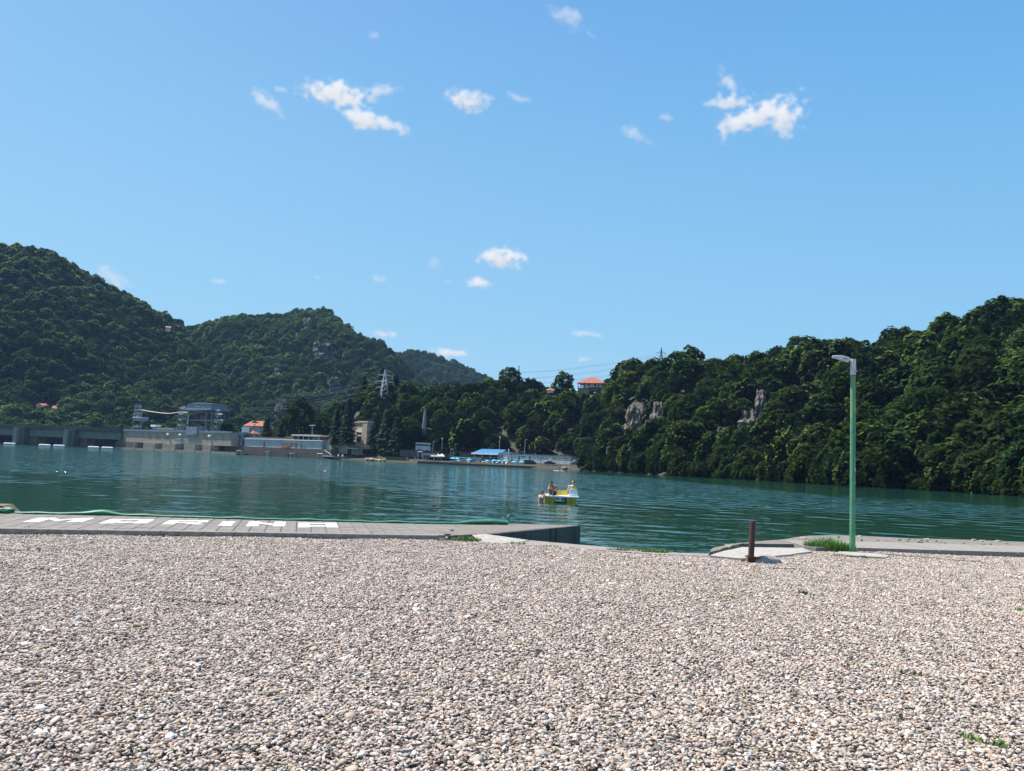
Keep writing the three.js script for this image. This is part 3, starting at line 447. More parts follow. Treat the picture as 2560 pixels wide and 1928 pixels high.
// a hill: cross-sections from its foot to behind its ridge, set out at bearings u; each section is a list of [distance, height]
function hill(name, u0, u1, step, section, amp, wave, mat) {
  const us = []; for (let u = u0; u <= u1; u += step) us.push(u);
  const secs = us.map(section), nS = secs[0].length, SUB = 5, rows = (nS - 1) * SUB + 1, pos = [], idx = [];
  const height = (u, s) => {   // s in section units; returns the point on the hill
    const i = clamp((u - u0) / step, 0, us.length - 1.001), a = Math.floor(i), f = i - a, k = Math.min(Math.floor(s), nS - 2), t = s - k;
    const P = (n) => { const A = secs[n][k], B = secs[n][k + 1], A0 = secs[n][Math.max(0, k - 1)], B1 = secs[n][Math.min(nS - 1, k + 2)], t2 = t * t, t3 = t2 * t, m0 = (B[1] - A0[1]) * 0.35, m1 = (B1[1] - A[1]) * 0.35; return [lerp(A[0], B[0], t), (2 * t3 - 3 * t2 + 1) * A[1] + (t3 - 2 * t2 + t) * m0 + (-2 * t3 + 3 * t2) * B[1] + (t3 - t2) * m1]; };
    const p = P(a), q = P(a + 1), D = lerp(p[0], q[0], f), v = spot(u, D), e = smooth(s, 1.5, 3);
    v.y = lerp(p[1], q[1], f) + e * amp * (fbm(v.x / wave, v.z / wave, 3, 3) * 1.6) * (s > nS - 2.6 ? 0.35 : 1);
    return v;
  };
  for (const u of us) for (let j = 0; j < rows; j++) { const p = height(u, j / SUB); pos.push(p.x, p.y, p.z); }
  for (let i = 0; i < us.length - 1; i++) for (let j = 0; j < rows - 1; j++) { const a = i * rows + j; idx.push(a, a + rows, a + 1, a + 1, a + rows, a + rows + 1); }
  const g = new THREE.BufferGeometry(); g.setAttribute('position', new THREE.Float32BufferAttribute(pos, 3)); g.setIndex(idx); g.computeVertexNormals();
  const uv = new Float32Array(pos.length / 3 * 2); for (let i = 0; i < uv.length / 2; i++) { uv[2 * i] = pos[3 * i]; uv[2 * i + 1] = pos[3 * i + 2]; } g.setAttribute('uv', new THREE.BufferAttribute(uv, 2));
  struct(name, g, mat);
  return { height, u0, u1, nS };
}
const soil = matte(0.026, 0.038, 0.015, { map: coarse }), bankSoil = matte(0.050, 0.052, 0.025, { map: coarse });
const bankTop = [[560, 1120], [700, 1100], [780, 1075], [810, 1045], [860, 1005], [900, 985], [940, 972], [1000, 968], [1060, 972], [1130, 966], [1200, 971], [1240, 962], [1270, 945], [1300, 953], [1330, 972], [1380, 977], [1405, 960], [1425, 958], [1440, 960], [1510, 958], [1530, 950], [1550, 938], [1575, 925], [1600, 918], [1650, 918], [1700, 905], [1750, 908], [1800, 898], [1850, 907], [1900, 888], [1950, 892], [2000, 874], [2060, 860], [2120, 872], [2150, 882], [2180, 864], [2230, 858], [2290, 843], [2350, 823], [2400, 808], [2450, 802], [2500, 790], [2560, 786], [2700, 760], [3400, 720], [4200, 720]];
const bankDepth = [[700, 70], [900, 88], [1200, 105], [1500, 105], [1700, 98], [2000, 108], [2300, 125], [2560, 138], [3400, 170]];
const bank = hill('wooded_bank', 560, 3400, 20, (u) => {
  const s = along(shoreD, u), r = s + along(bankDepth, u), y = Math.max(4, at(u, along(bankTop, u), r).y - 8.2), club = smooth(u, 790, 840) * (1 - smooth(u, 1440, 1500));
  return [[s - 3, -3], [s + 1, 0.12 + 0.5 * club], [s + 4 + 3 * club, 0.7 + 0.5 * club], [s + 12 + 18 * club, 1.6 + 0.2 * club], [s + 20 + 16 * club, 4.5], [lerp(s, r, 0.52), y * 0.5], [lerp(s, r, 0.76), y * 0.80], [r, y], [r + 35, y - 1.5], [r + 150, y - 16]];
}, 2.2, 30, bankSoil);
const topA = [[-1200, 560], [-400, 600], [0, 622], [30, 620], [60, 634], [110, 652], [125, 670], [150, 693], [200, 714], [250, 748], [300, 773], [350, 798], [400, 816], [430, 832], [470, 882], [520, 942], [560, 1002], [610, 1062], [650, 1097]];
const distA = [[-1200, 960], [0, 900], [300, 880], [430, 860], [520, 790], [610, 710], [650, 680]];
const hillA = hill('wooded_hill', -1200, 640, 20, (u) => { const r = along(distA, u), f = lerp(625, 640, smooth(u, 0, 640)), y = Math.max(6, at(u, along(topA, u), r).y - 6.5); return [[f - 30, -3], [f, 1], [f + 18, 6], [lerp(f, r, 0.30), y * 0.20], [lerp(f, r, 0.58), y * 0.50], [lerp(f, r, 0.82), y * 0.82], [r, y], [r + 40, y - 4], [r + 160, y - 30]]; }, 20, 120, soil);
const topB = [[330, 842], [400, 827], [440, 824], [500, 811], [560, 803], [620, 796], [680, 791], [740, 787], [780, 787], [805, 791], [830, 808], [870, 833], [900, 853], [930, 871], [960, 893], [990, 923], [1020, 958], [1060, 993], [1120, 1043], [1180, 1080]];
const hillB = hill('castle_hill', 340, 1180, 20, (u) => { const r = along([[330, 1080], [780, 1020], [1120, 920]], u), f = 690, y = Math.max(6, at(u, along(topB, u), r).y - 6.5); return [[f - 60, -3], [f, 2], [f + 20, 9], [lerp(f, r, 0.28), y * 0.27], [lerp(f, r, 0.55), y * 0.58], [lerp(f, r, 0.8), y * 0.86], [r, y], [r + 40, y - 6], [r + 150, y - 40]]; }, 18, 95, soil);
const topC = [[860, 915], [960, 887], [1010, 882], [1060, 892], [1110, 908], [1150, 924], [1180, 934], [1210, 949], [1240, 965], [1290, 993], [1340, 1020], [1400, 1060]];
const hillC = hill('distant_hill', 860, 1400, 20, (u) => { const r = 1400, f = 1150, y = Math.max(6, at(u, along(topC, u), r).y - 6); return [[f - 60, -3], [f, 20], [f + 20, 36], [lerp(f, r, 0.35), y * 0.45], [lerp(f, r, 0.6), y * 0.7], [lerp(f, r, 0.8), y * 0.88], [r, y], [r + 40, y - 6], [r + 150, y - 40]]; }, 9, 90, soil);

// how far off a sight line meets a hill
function meets(h, u, v) { for (let s = 1; s < h.nS - 1; s += 0.02) { const p = h.height(u, s); if (seenAt(p)[1] <= v) return Math.hypot(p.x, p.z); } return null; }
// crowns of leaf clumps
function crownGeo(seed, { R = 5, tall = 1, clumps = 46, leaves = 30, size = 0.55, low = -0.35, ragged = 0.28 }) {
  const r = rng(seed), tri = clumps * leaves * 2, pos = new Float32Array(tri * 9), nor = new Float32Array(tri * 9), col = new Float32Array(tri * 9);
  let o = 0; const n = V(), a = V(), b = V(), c = V();
  for (let k = 0; k < clumps; k++) {
    const th = k * 2.39996 + r(), cy = lerp(low, 1, (k + r()) / clumps), ring = Math.sqrt(Math.max(0, 1 - cy * cy)), depth = 0.62 + ragged * (r() + 0.5 * noise(th, cy * 3, seed)) + (r() < 0.14 ? 0.18 : 0);
    const C = V(Math.cos(th) * ring * R * depth, cy * R * tall * (0.75 + 0.3 * r()), Math.sin(th) * ring * R * depth), cr = R * (0.22 + 0.20 * r()), tint = 0.8 + 0.4 * r(), out = C.clone().normalize().add(V(0, 0.5, 0)).normalize();
    for (let l = 0; l < leaves; l++) {
      n.set(r() - 0.5, r() - 0.5, r() - 0.5).normalize(); if (n.dot(out) < -0.1) n.negate();
      const rad = cr * (0.8 + 0.25 * r()), s = size * (0.6 + 0.8 * r()), f = tint * (0.8 + 0.4 * r());
      c.copy(C).addScaledVector(n, rad); c.y -= 0.12 * rad * (1 - n.y);
      n.multiplyScalar(0.5); n.x += (r() - 0.5) * 1.0; n.y += (r() - 0.5) * 0.8 + 0.55; n.z += (r() - 0.5) * 1.0; n.normalize();
      a.set(r() - 0.5, r() - 0.5, r() - 0.5).cross(n).normalize().multiplyScalar(s); b.crossVectors(n, a).multiplyScalar(0.7);
      const P = [c.x - a.x, c.y - a.y, c.z - a.z, c.x + b.x, c.y + b.y, c.z + b.z, c.x + a.x, c.y + a.y, c.z + a.z, c.x - a.x, c.y - a.y, c.z - a.z, c.x + a.x, c.y + a.y, c.z + a.z, c.x - b.x, c.y - b.y, c.z - b.z];
      for (let i = 0; i < 6; i++) { pos[o] = P[i * 3]; nor[o] = n.x; col[o++] = f; pos[o] = P[i * 3 + 1]; nor[o] = n.y; col[o++] = f; pos[o] = P[i * 3 + 2]; nor[o] = n.z; col[o++] = f; }
    }
  }
  const g = new THREE.BufferGeometry(); g.setAttribute('position', new THREE.BufferAttribute(pos, 3)); g.setAttribute('normal', new THREE.BufferAttribute(nor, 3)); g.setAttribute('color', new THREE.BufferAttribute(col, 3)); return g;
}
function coniferGeo(seed, H, R, levels = 22, per = 13) {
  levels = Math.round(levels * 1.5); per += 4;
  const r = rng(seed), P = [], C = [], put = (a, b, c, f) => { P.push(a.x, a.y, a.z, b.x, b.y, b.z, c.x, c.y, c.z); for (let i = 0; i < 9; i++) C.push(f); };
  for (let k = 0; k < levels; k++) {
    const t = k / levels, y = H * (0.1 + 0.9 * t), L = R * Math.pow(1 - t, 0.95) * (0.6 + 0.7 * r()) + 0.25;
    for (let i = 0; i < per; i++) {
      const a = (i + r()) / per * 6.283, l = L * (0.5 + 0.75 * r() * r() + 0.15 * r()), f = 0.7 + 0.6 * r(), d = V(Math.cos(a), -0.28 - 0.15 * r(), Math.sin(a)), s = V(-Math.sin(a), 0, Math.cos(a));
      for (let q = 0; q < 5; q++) { const m = (0.25 + 0.75 * (q + r()) / 5) * l, w = 0.46 * (1.2 - q / 7) * (0.7 + 0.6 * r()) * Math.sqrt(R / 3), c = V(d.x * m, y + d.y * m * 0.8, d.z * m), e = c.clone().addScaledVector(d, w * 1.8); put(c.clone().addScaledVector(s, w).add(V(0, 0.12 * (r() - 0.5), 0)), e, c.clone().addScaledVector(s, -w).add(V(0, -0.3 * r(), 0)), f); put(c.clone().addScaledVector(s, w * 0.8), c.clone().addScaledVector(d, -w).add(V(0, -0.35, 0)), c.clone().addScaledVector(s, -w * 0.8), f * 0.9); }
    }
  }
  const g = new THREE.BufferGeometry(); g.setAttribute('position', new THREE.Float32BufferAttribute(P, 3)); g.setAttribute('color', new THREE.Float32BufferAttribute(C, 3)); g.computeVertexNormals(); return g;
}
const CR = 5;
const crowns = [0, 1, 2, 3, 4, 5, 6, 7].map((i) => crownGeo(100 + i, { R: CR, tall: [1, 1.15, 0.85, 1.3, 1, 0.95, 1.2, 0.9][i], clumps: [40, 34, 44, 38, 30, 46, 36, 42][i], leaves: 64, size: 0.5, ragged: 0.2 + 0.06 * (i % 4) }));
const leafTones = [[0.104, 0.205, 0.050], [0.082, 0.174, 0.052], [0.126, 0.228, 0.056], [0.062, 0.142, 0.050], [0.112, 0.190, 0.064], [0.150, 0.240, 0.060]];
const leaf = (r, g, b) => new THREE.MeshPhysicalMaterial({ color: rgb(r, g, b), vertexColors: true, roughness: 1, transmission: 0.28, thickness: 0, side: THREE.DoubleSide });
const leafMats = leafTones.map((c) => leaf(...c.map((x) => x * 1.12))), leafWhite = leaf(1, 1, 1);
const needle = matte(0.026, 0.050, 0.022, { vertexColors: true, roughness: 1, side: THREE.DoubleSide }), needle2 = matte(0.045, 0.076, 0.030, { vertexColors: true, roughness: 1, side: THREE.DoubleSide });
const trunkGeo = (() => { const g = [rod(V(0, -1.2, 0), V(0.15, 4, 0.1), 0.30, 0.2, 7)]; for (const [a, y] of [[0.4, 2.8], [2.3, 3.3], [4.2, 3.7], [5.4, 3.0]]) g.push(rod(V(0.1, y, 0.05), V(Math.cos(a) * 2.4, y + 2.6, Math.sin(a) * 2.4), 0.13, 0.05, 5)); return join(g); })();
// sight lines that stay open because bare rock, a clearing or a building is there: [u0, v0, u1, v1, distance]
const open = [];
const keepOpen = (u0, v0, u1, v1, D) => open.push([u0, v0, u1, v1, D]);

// ---------------------------------------------------------------- rock
const rockTex = speckTexture(8, 512, 9, (u, v) => { const a = tileNoise(u, v, 7, 3, 5), w = smooth(tileNoise(u, v * 1, 5, 12, 4), 0.02, 0.2), k = 0.72 + 0.55 * a; return [lerp(k, k * 1.12, w), lerp(k, k * 0.98, w), lerp(k, k * 0.80, w)]; });
const rockMat = matte(0.25, 0.22, 0.185, { map: rockTex }), darkRock = matte(0.125, 0.105, 0.08, { map: rockTex }), ruinMat = matte(0.33, 0.28, 0.225, { map: rockTex });
function crag(seed, w, h, d, lean = 0) {   // a ledged, fissured face of rock, base at the origin
  const g = mergeVertices((() => { const k = new THREE.BoxGeometry(1, 1, 1, 14, 22, 8); k.deleteAttribute('uv'); k.deleteAttribute('normal'); return k; })(), 1e-4), p = g.attributes.position;
  for (let i = 0; i < p.count; i++) {
    let x = p.getX(i), y = p.getY(i) + 0.5, z = p.getZ(i); const sl = Math.hypot(x, z) || 1, mx = Math.max(Math.abs(x), Math.abs(z)), rd = lerp(1, mx / sl * 1.12, 0.75); x *= rd; z *= rd; const taper = (1 - 0.6 * Math.pow(y, 1.8) * (0.7 + 0.6 * noise(seed, y * 2))) * (0.75 + 0.25 * smooth(y, 0, 0.3)), ledge = 0.12 * Math.sign(noise(y * 7 + seed, x * 2)) * Math.abs(noise(y * 7 + seed, x * 2)) ** 0.5;
    const f = 1 + 0.85 * fbm(x * 3 + seed, y * 4, z * 3, 4) + ledge, fis = 0.16 * Math.abs(noise(x * 9 + seed * 2, y * 1.5, 3));
    x = x * taper * f + lean * y; z = z * taper * f - fis; y = y * (1 + 0.25 * fbm(x * 4 + seed, 3, z * 4, 3) * y);
    p.setXYZ(i, x * w, y * h, z * d);
  }
  const flat = g.toNonIndexed(); flat.computeVertexNormals(); return metreUV(flat);
}
function outcrop(name, label, u0, v0, u1, v1, D, mat, seed, { depth = 5, lean = 0, group, clear = true } = {}) {
  const hit = meets(D > 500 ? hillB : bank, (u0 + u1) / 2, v1 - (v1 - v0) * 0.15); if (hit) D = hit - (D > 500 ? 3 : 2);
  const a = at(u0, (v0 + v1) / 2, D), b = at(u1, (v0 + v1) / 2, D), top = at((u0 + u1) / 2, v0, D).y, low = at((u0 + u1) / 2, v1, D).y, w = a.distanceTo(b), mid = a.clone().lerp(b, 0.5); mid.y = low - 3;
  const m = part(name, crag(seed, w, top - low + 3, depth, lean), mat); m.position.copy(mid); m.rotation.y = -Math.atan2(mid.x, -mid.z); tag(m, label, name === 'ruined_wall' || name === 'ruined_tower' ? 'ruin' : 'rock', group);
  if (clear) keepOpen(u0 + (u1 - u0) * (D > 500 ? 0.4 : 0), v0 + (v1 - v0) * 0.1, u1 - (u1 - u0) * (D > 500 ? 0.4 : 0), v1 - (v1 - v0) * (D > 500 ? 0.3 : 0.15), D > 500 ? D + 6 : D);
}
outcrop('cliff', 'grey streaked cliff in the wood above the lake, nearest the hilltop house', 1562, 1020, 1606, 1102, 282, rockMat, 3, { depth: 9 });
outcrop('cliff', 'narrow pale cliff just right of the grey streaked cliff', 1628, 1008, 1664, 1086, 276, rockMat, 7, { depth: 8 });
outcrop('cliff', 'shaded overhang between the two cliffs and higher up', 1600, 1012, 1634, 1048, 290, darkRock, 11, { depth: 7 });
outcrop('rock_spire', 'tall pale rock spire standing out of the wood', 1890, 980, 1922, 1066, 250, rockMat, 15, { depth: 7, lean: -0.1 });
outcrop('cliff', 'broken pale rock shoulder at the left foot of the spire', 1846, 1030, 1900, 1086, 246, rockMat, 19, { depth: 8 });
outcrop('cliff', 'dark low rock face left of and below the spire', 1788, 1070, 1822, 1112, 246, darkRock, 23, { depth: 7 });
outcrop('cliff', 'broad grey cliff band in the middle of the castle hill', 786, 862, 838, 920, 860, darkRock, 31, { depth: 22 });
outcrop('cliff', 'pale knob of rock above the grey cliff band', 782, 855, 800, 884, 870, rockMat, 33, { depth: 14 });
outcrop('cliff', 'lower right rock face of the castle hill above the pylon wires', 812, 944, 852, 992, 780, darkRock, 37, { depth: 20 });
outcrop('cliff', 'slim bright pillar of rock beside the lower rock face', 834, 950, 850, 998, 772, rockMat, 41, { depth: 12 });
outcrop('cliff', 'shaded brown crag on the left of the castle hill', 684, 912, 706, 948, 850, darkRock, 43, { depth: 16 });
outcrop('cliff', 'stony grey spur coming down behind the red-roofed house', 686, 1000, 716, 1068, 700, darkRock, 47, { depth: 18 });
outcrop('cliff', 'small pale bare patch of rock on the lower castle hill', 652, 966, 664, 980, 780, rockMat, 49, { depth: 8 });
// the castle ruin and the remains of its walls
{
  const D = (meets(hillB, 768, 826) ?? 990) - 3, a = at(755, 812, D), b = at(781, 812, D), top = at(768, 797, D).y, low = at(768, 828, D).y, o = thing('ruined_tower', 'ruined square stone tower high on the castle hill', 'ruin', V((a.x + b.x) / 2, low - 6, (a.z + b.z) / 2), -Math.atan2(a.x, -a.z) + 0.5), w = a.distanceTo(b), h = top - low + 6;
  part('tower_wall', crag(61, w * 0.8, h, w * 0.75), ruinMat, o); part('buttress', crag(65, w * 0.3, h * 0.7, w * 0.4), ruinMat, o).position.set(-w * 0.5, 0, w * 0.2);
  keepOpen(758, 798, 778, 822, D + 8);
}
for (const [u, v0, v1, w, label] of [[736.5, 828, 842, 4, 'slim wall fragment below the ruined tower'], [700, 871, 883, 4, 'wall fragment midway down the castle hill ridge'], [676.5, 890, 904, 6, 'thick wall fragment low on the castle hill ridge'], [622, 920, 940, 4, 'grey pole-like wall fragment on the wooded saddle slope'], [758, 782, 788, 16, 'low ruined wall along the summit of the castle hill']]) outcrop('ruined_wall', label, u - w / 2, v0, u + w / 2, v1, 930 + (v0 < 800 ? 90 : 0), ruinMat, u, { depth: 3, group: 'castle wall remains' });

// ---------------------------------------------------------------- far shore buildings
// a facade: a vertical plane through two bearings; rectangles on it are read as [u left, v top at the left, u right, v bottom at the left]
class Facade {
  constructor(uL, DL, uR, DR, parent) { this.a = spot(uL, DL); this.b = spot(uR, DR); this.dir = this.b.clone().sub(this.a).normalize(); this.n = V(-this.dir.z, 0, this.dir.x); if (this.n.dot(this.a) > 0) this.n.negate(); }
  p(u, v) { const d = sight(u, v), k = this.a.clone().sub(camera.position).dot(this.n) / d.dot(this.n), q = camera.position.clone().addScaledVector(d, k); return [q.clone().sub(this.a).dot(this.dir), q.y]; }
  group(name, label, cat, grp) { const o = thing(name, label, cat, this.a, Math.atan2(-this.dir.z, this.dir.x), grp); this.o = o; return o; }
  box(u0, v0, u1, v1, z0, z1) { const [s0, t] = this.p(u0, v0), [, b] = this.p(u0, v1), [s1] = this.p(u1, v0 + 0.042 * (u1 - u0)); return box(s0, b, z0, s1, t, z1); }
  part(name, r, z0, z1, mat, parent = this.o) { return part(name, this.box(...r, z0, z1), mat, parent); }
  at(u, v, z = 0) { const [s, y] = this.p(u, v); return V(s, y, z); }
}
// windows as real recesses: a frame standing proud and a dark pane set in it
function windowIn(f, r, z, parent = f.o, frame = M.white, name = 'window') {
  const w = f.part(name, r, z + 0.01, z + 0.05, M.glass, parent), [s0, t] = f.p(r[0], r[1]), [, b] = f.p(r[0], r[3]), [s1] = f.p(r[2], r[1] + 0.042 * (r[2] - r[0])), k = 0.09;
  part('frame', [box(s0 - k, t, z, s1 + k, t + k, z + 0.1), box(s0 - k, b - k, z, s1 + k, b, z + 0.12), box(s0 - k, b, z, s0, t, z + 0.1), box(s1, b, z, s1 + k, t, z + 0.1), box((s0 + s1) / 2 - 0.04, b, z, (s0 + s1) / 2 + 0.04, t, z + 0.08)], frame, w);
  return w;
}
const truss = (a, b, w, r, n) => { const g = [], d = b.clone().sub(a); for (const [x, z] of [[-1, -1], [1, -1], [1, 1], [-1, 1]]) g.push(rod(a.clone().add(V(x * w, 0, z * w)), b.clone().add(V(x * w * 0.45, 0, z * w * 0.45)), r, r, 4)); for (let i = 0; i < n; i++) { const t0 = i / n, t1 = (i + 1) / n, w0 = lerp(w, w * 0.45, t0), w1 = lerp(w, w * 0.45, t1), p = a.clone().lerp(b, t0), q = a.clone().lerp(b, t1), s = i % 2 ? 1 : -1; for (const z of [-1, 1]) { g.push(rod(p.clone().add(V(-s * w0, 0, z * w0)), q.clone().add(V(s * w1, 0, z * w1)), r * 0.7, r * 0.7, 3)); g.push(rod(p.clone().add(V(z * w0, 0, -s * w0)), q.clone().add(V(z * w1, 0, s * w1)), r * 0.7, r * 0.7, 3)); } } return join(g); };

// the dam bridge
{
  const f = new Facade(-60, 540, 300, 472), o = f.group('dam_bridge', 'concrete dam bridge with square piers crossing the lake at the far left', 'bridge');
  f.part('deck', [-60, 1059.5, 300, 1066.5], -9, 0.6, M.damDeck); f.part('girder', [-60, 1066.6, 300, 1085], -7.5, -0.6, M.damBeam); f.part('parapet', [-60, 1057.2, 300, 1059.4], 0.2, 0.5, M.damDeck);
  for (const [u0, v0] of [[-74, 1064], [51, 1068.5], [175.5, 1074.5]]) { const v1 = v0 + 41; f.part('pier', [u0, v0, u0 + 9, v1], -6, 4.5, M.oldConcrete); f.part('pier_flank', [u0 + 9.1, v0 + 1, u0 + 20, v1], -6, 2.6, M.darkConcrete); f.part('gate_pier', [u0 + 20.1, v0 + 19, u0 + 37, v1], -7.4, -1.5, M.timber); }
  for (const u of [55, 120, 183, 245]) { const p = f.at(u, hor(u) - 43.5), q = p.clone().add(V(0, 4.4, 0)); part('lamp', [rod(p, q, 0.09, 0.07), rod(q, q.clone().add(V(1.0, 0.15, 0)), 0.06)], M.steel, o); }
}
for (const [u0, u1, label] of [[9, 40, 'long white float left of the first dam pier'], [97, 128, 'white float just right of the first dam pier'], [133, 163, 'white float left of the second dam pier'], [220, 249, 'white float right of the second dam pier'], [254, 284, 'white float nearest the powerhouse']]) {
  const D = lerp(500, 452, u0 / 300), a = spot(u0, D), b = spot(u1, D), c = a.clone().lerp(b, 0.5), L = a.distanceTo(b), m = part('boom_float', new THREE.CapsuleGeometry(0.62, L - 1.3, 4, 10).rotateZ(Math.PI / 2), M.white); m.position.set(c.x, 0.42, c.z); m.rotation.y = Math.atan2(-(b.z - a.z), b.x - a.x); tag(m, label, 'float', 'safety boom floats before the dam');
}
// the powerhouse
{
  const f = new Facade(295, 478, 590, 390), o = f.group('powerhouse', 'tan concrete powerhouse with slit windows on rounded piers', 'building');
  f.part('wall', [297, 1076.5, 579, 1105], -14, 0, M.tanWall); f.part('roof_band', [296, 1073.2, 579, 1077.5], -14.3, 0.5, M.blueSteel); f.part('base_ledge', [290, 1117.5, 600, 1124], -10, 2.2, M.oldConcrete);
  for (const [u0, u1] of [[296, 351], [365, 401], [412, 452], [466, 502], [512, 541]]) { const v = hor(u0) - 9.5; f.part('pier', [u0, v, u1, v + 15.5], -8, 1.4, u0 < 300 ? M.darkConcrete : M.oldConcrete); part('pier_nose', new THREE.CylinderGeometry(1.3, 1.4, 3.6, 12).translate(f.at(u1 - 4, 1100).x, f.at(u0, v + 7.5).y - 0.3, 1.0), M.oldConcrete, o); }
  f.part('sluice_wall', [351, 1106, 545, 1119], -9, -1.6, M.dark);
  for (const [u, n] of [[371, 3], [390, 4], [412, 4]]) for (let i = 0; i < n; i++) windowIn(f, [u + i * 3.3, hor(u) - 25.5, u + i * 3.3 + 1.5, hor(u) - 21.5], 0, o, M.tanWall, 'slit_window');
  for (const u of [439, 459]) for (let i = 0; i < 4; i++) windowIn(f, [u + i * 4.1, hor(u) - 22.5, u + i * 4.1 + 3.2, hor(u) - 13.2], 0);
  for (const u of [467, 488, 518, 536, 556]) windowIn(f, [u, hor(u) - 27, u + 2, hor(u) - 25], 0, o, M.tanWall, 'vent');
  for (const u of [422, 453, 526]) { const p = f.at(u, hor(u) - 32, 0.6); part('globe_lamp', new THREE.SphereGeometry(0.75, 12, 8).scale(1, 0.8, 1).translate(p.x, p.y, p.z), M.white, o); }
  for (let u = 300; u < 560; u += 6) { const p = f.at(u, hor(u) + 3.2, 2.0); part('railing_post', rod(p, p.clone().add(V(0, 1.1, 0)), 0.06, 0.06, 4), M.rust, o); }
  { const p = f.at(300, hor(300) + 3.2, 2.0), q = f.at(556, hor(556) + 3.2, 2.0); part('handrail', rod(p.add(V(0, 1.1, 0)), q.add(V(0, 1.1, 0)), 0.07, 0.07, 4), M.rust, o); }
  f.part('annex_frame', [383.5, 1069, 425, 1073], -8, -2, M.oldConcrete); f.part('annex_back', [384, 1073.2, 424, 1080], -8, -3, M.glass); for (let i = 0; i < 6; i++) f.part('annex_post', [384 + i * 7.8, 1073.2 + i * 0.3, 385.6 + i * 7.8, 1081], -2.9, -2.1, M.oldConcrete);
  f.part('annex_frame', [523, 1077, 555, 1081], -7, -2, M.oldConcrete); f.part('annex_back', [524, 1081.1, 554, 1090], -7, -3, M.glass);
  f.part('service_box', [470, 1067, 496.5, 1088], -4, 0.9, M.blueSteel); windowIn(f, [486, 1081.5, 492, 1085.5], 0.9);
  f.part('tank', [363, 1061, 375.5, 1066], -6, -3, M.white); f.part('tank_stand', [365, 1066.1, 373, 1079], -5, -4, M.steel);
}
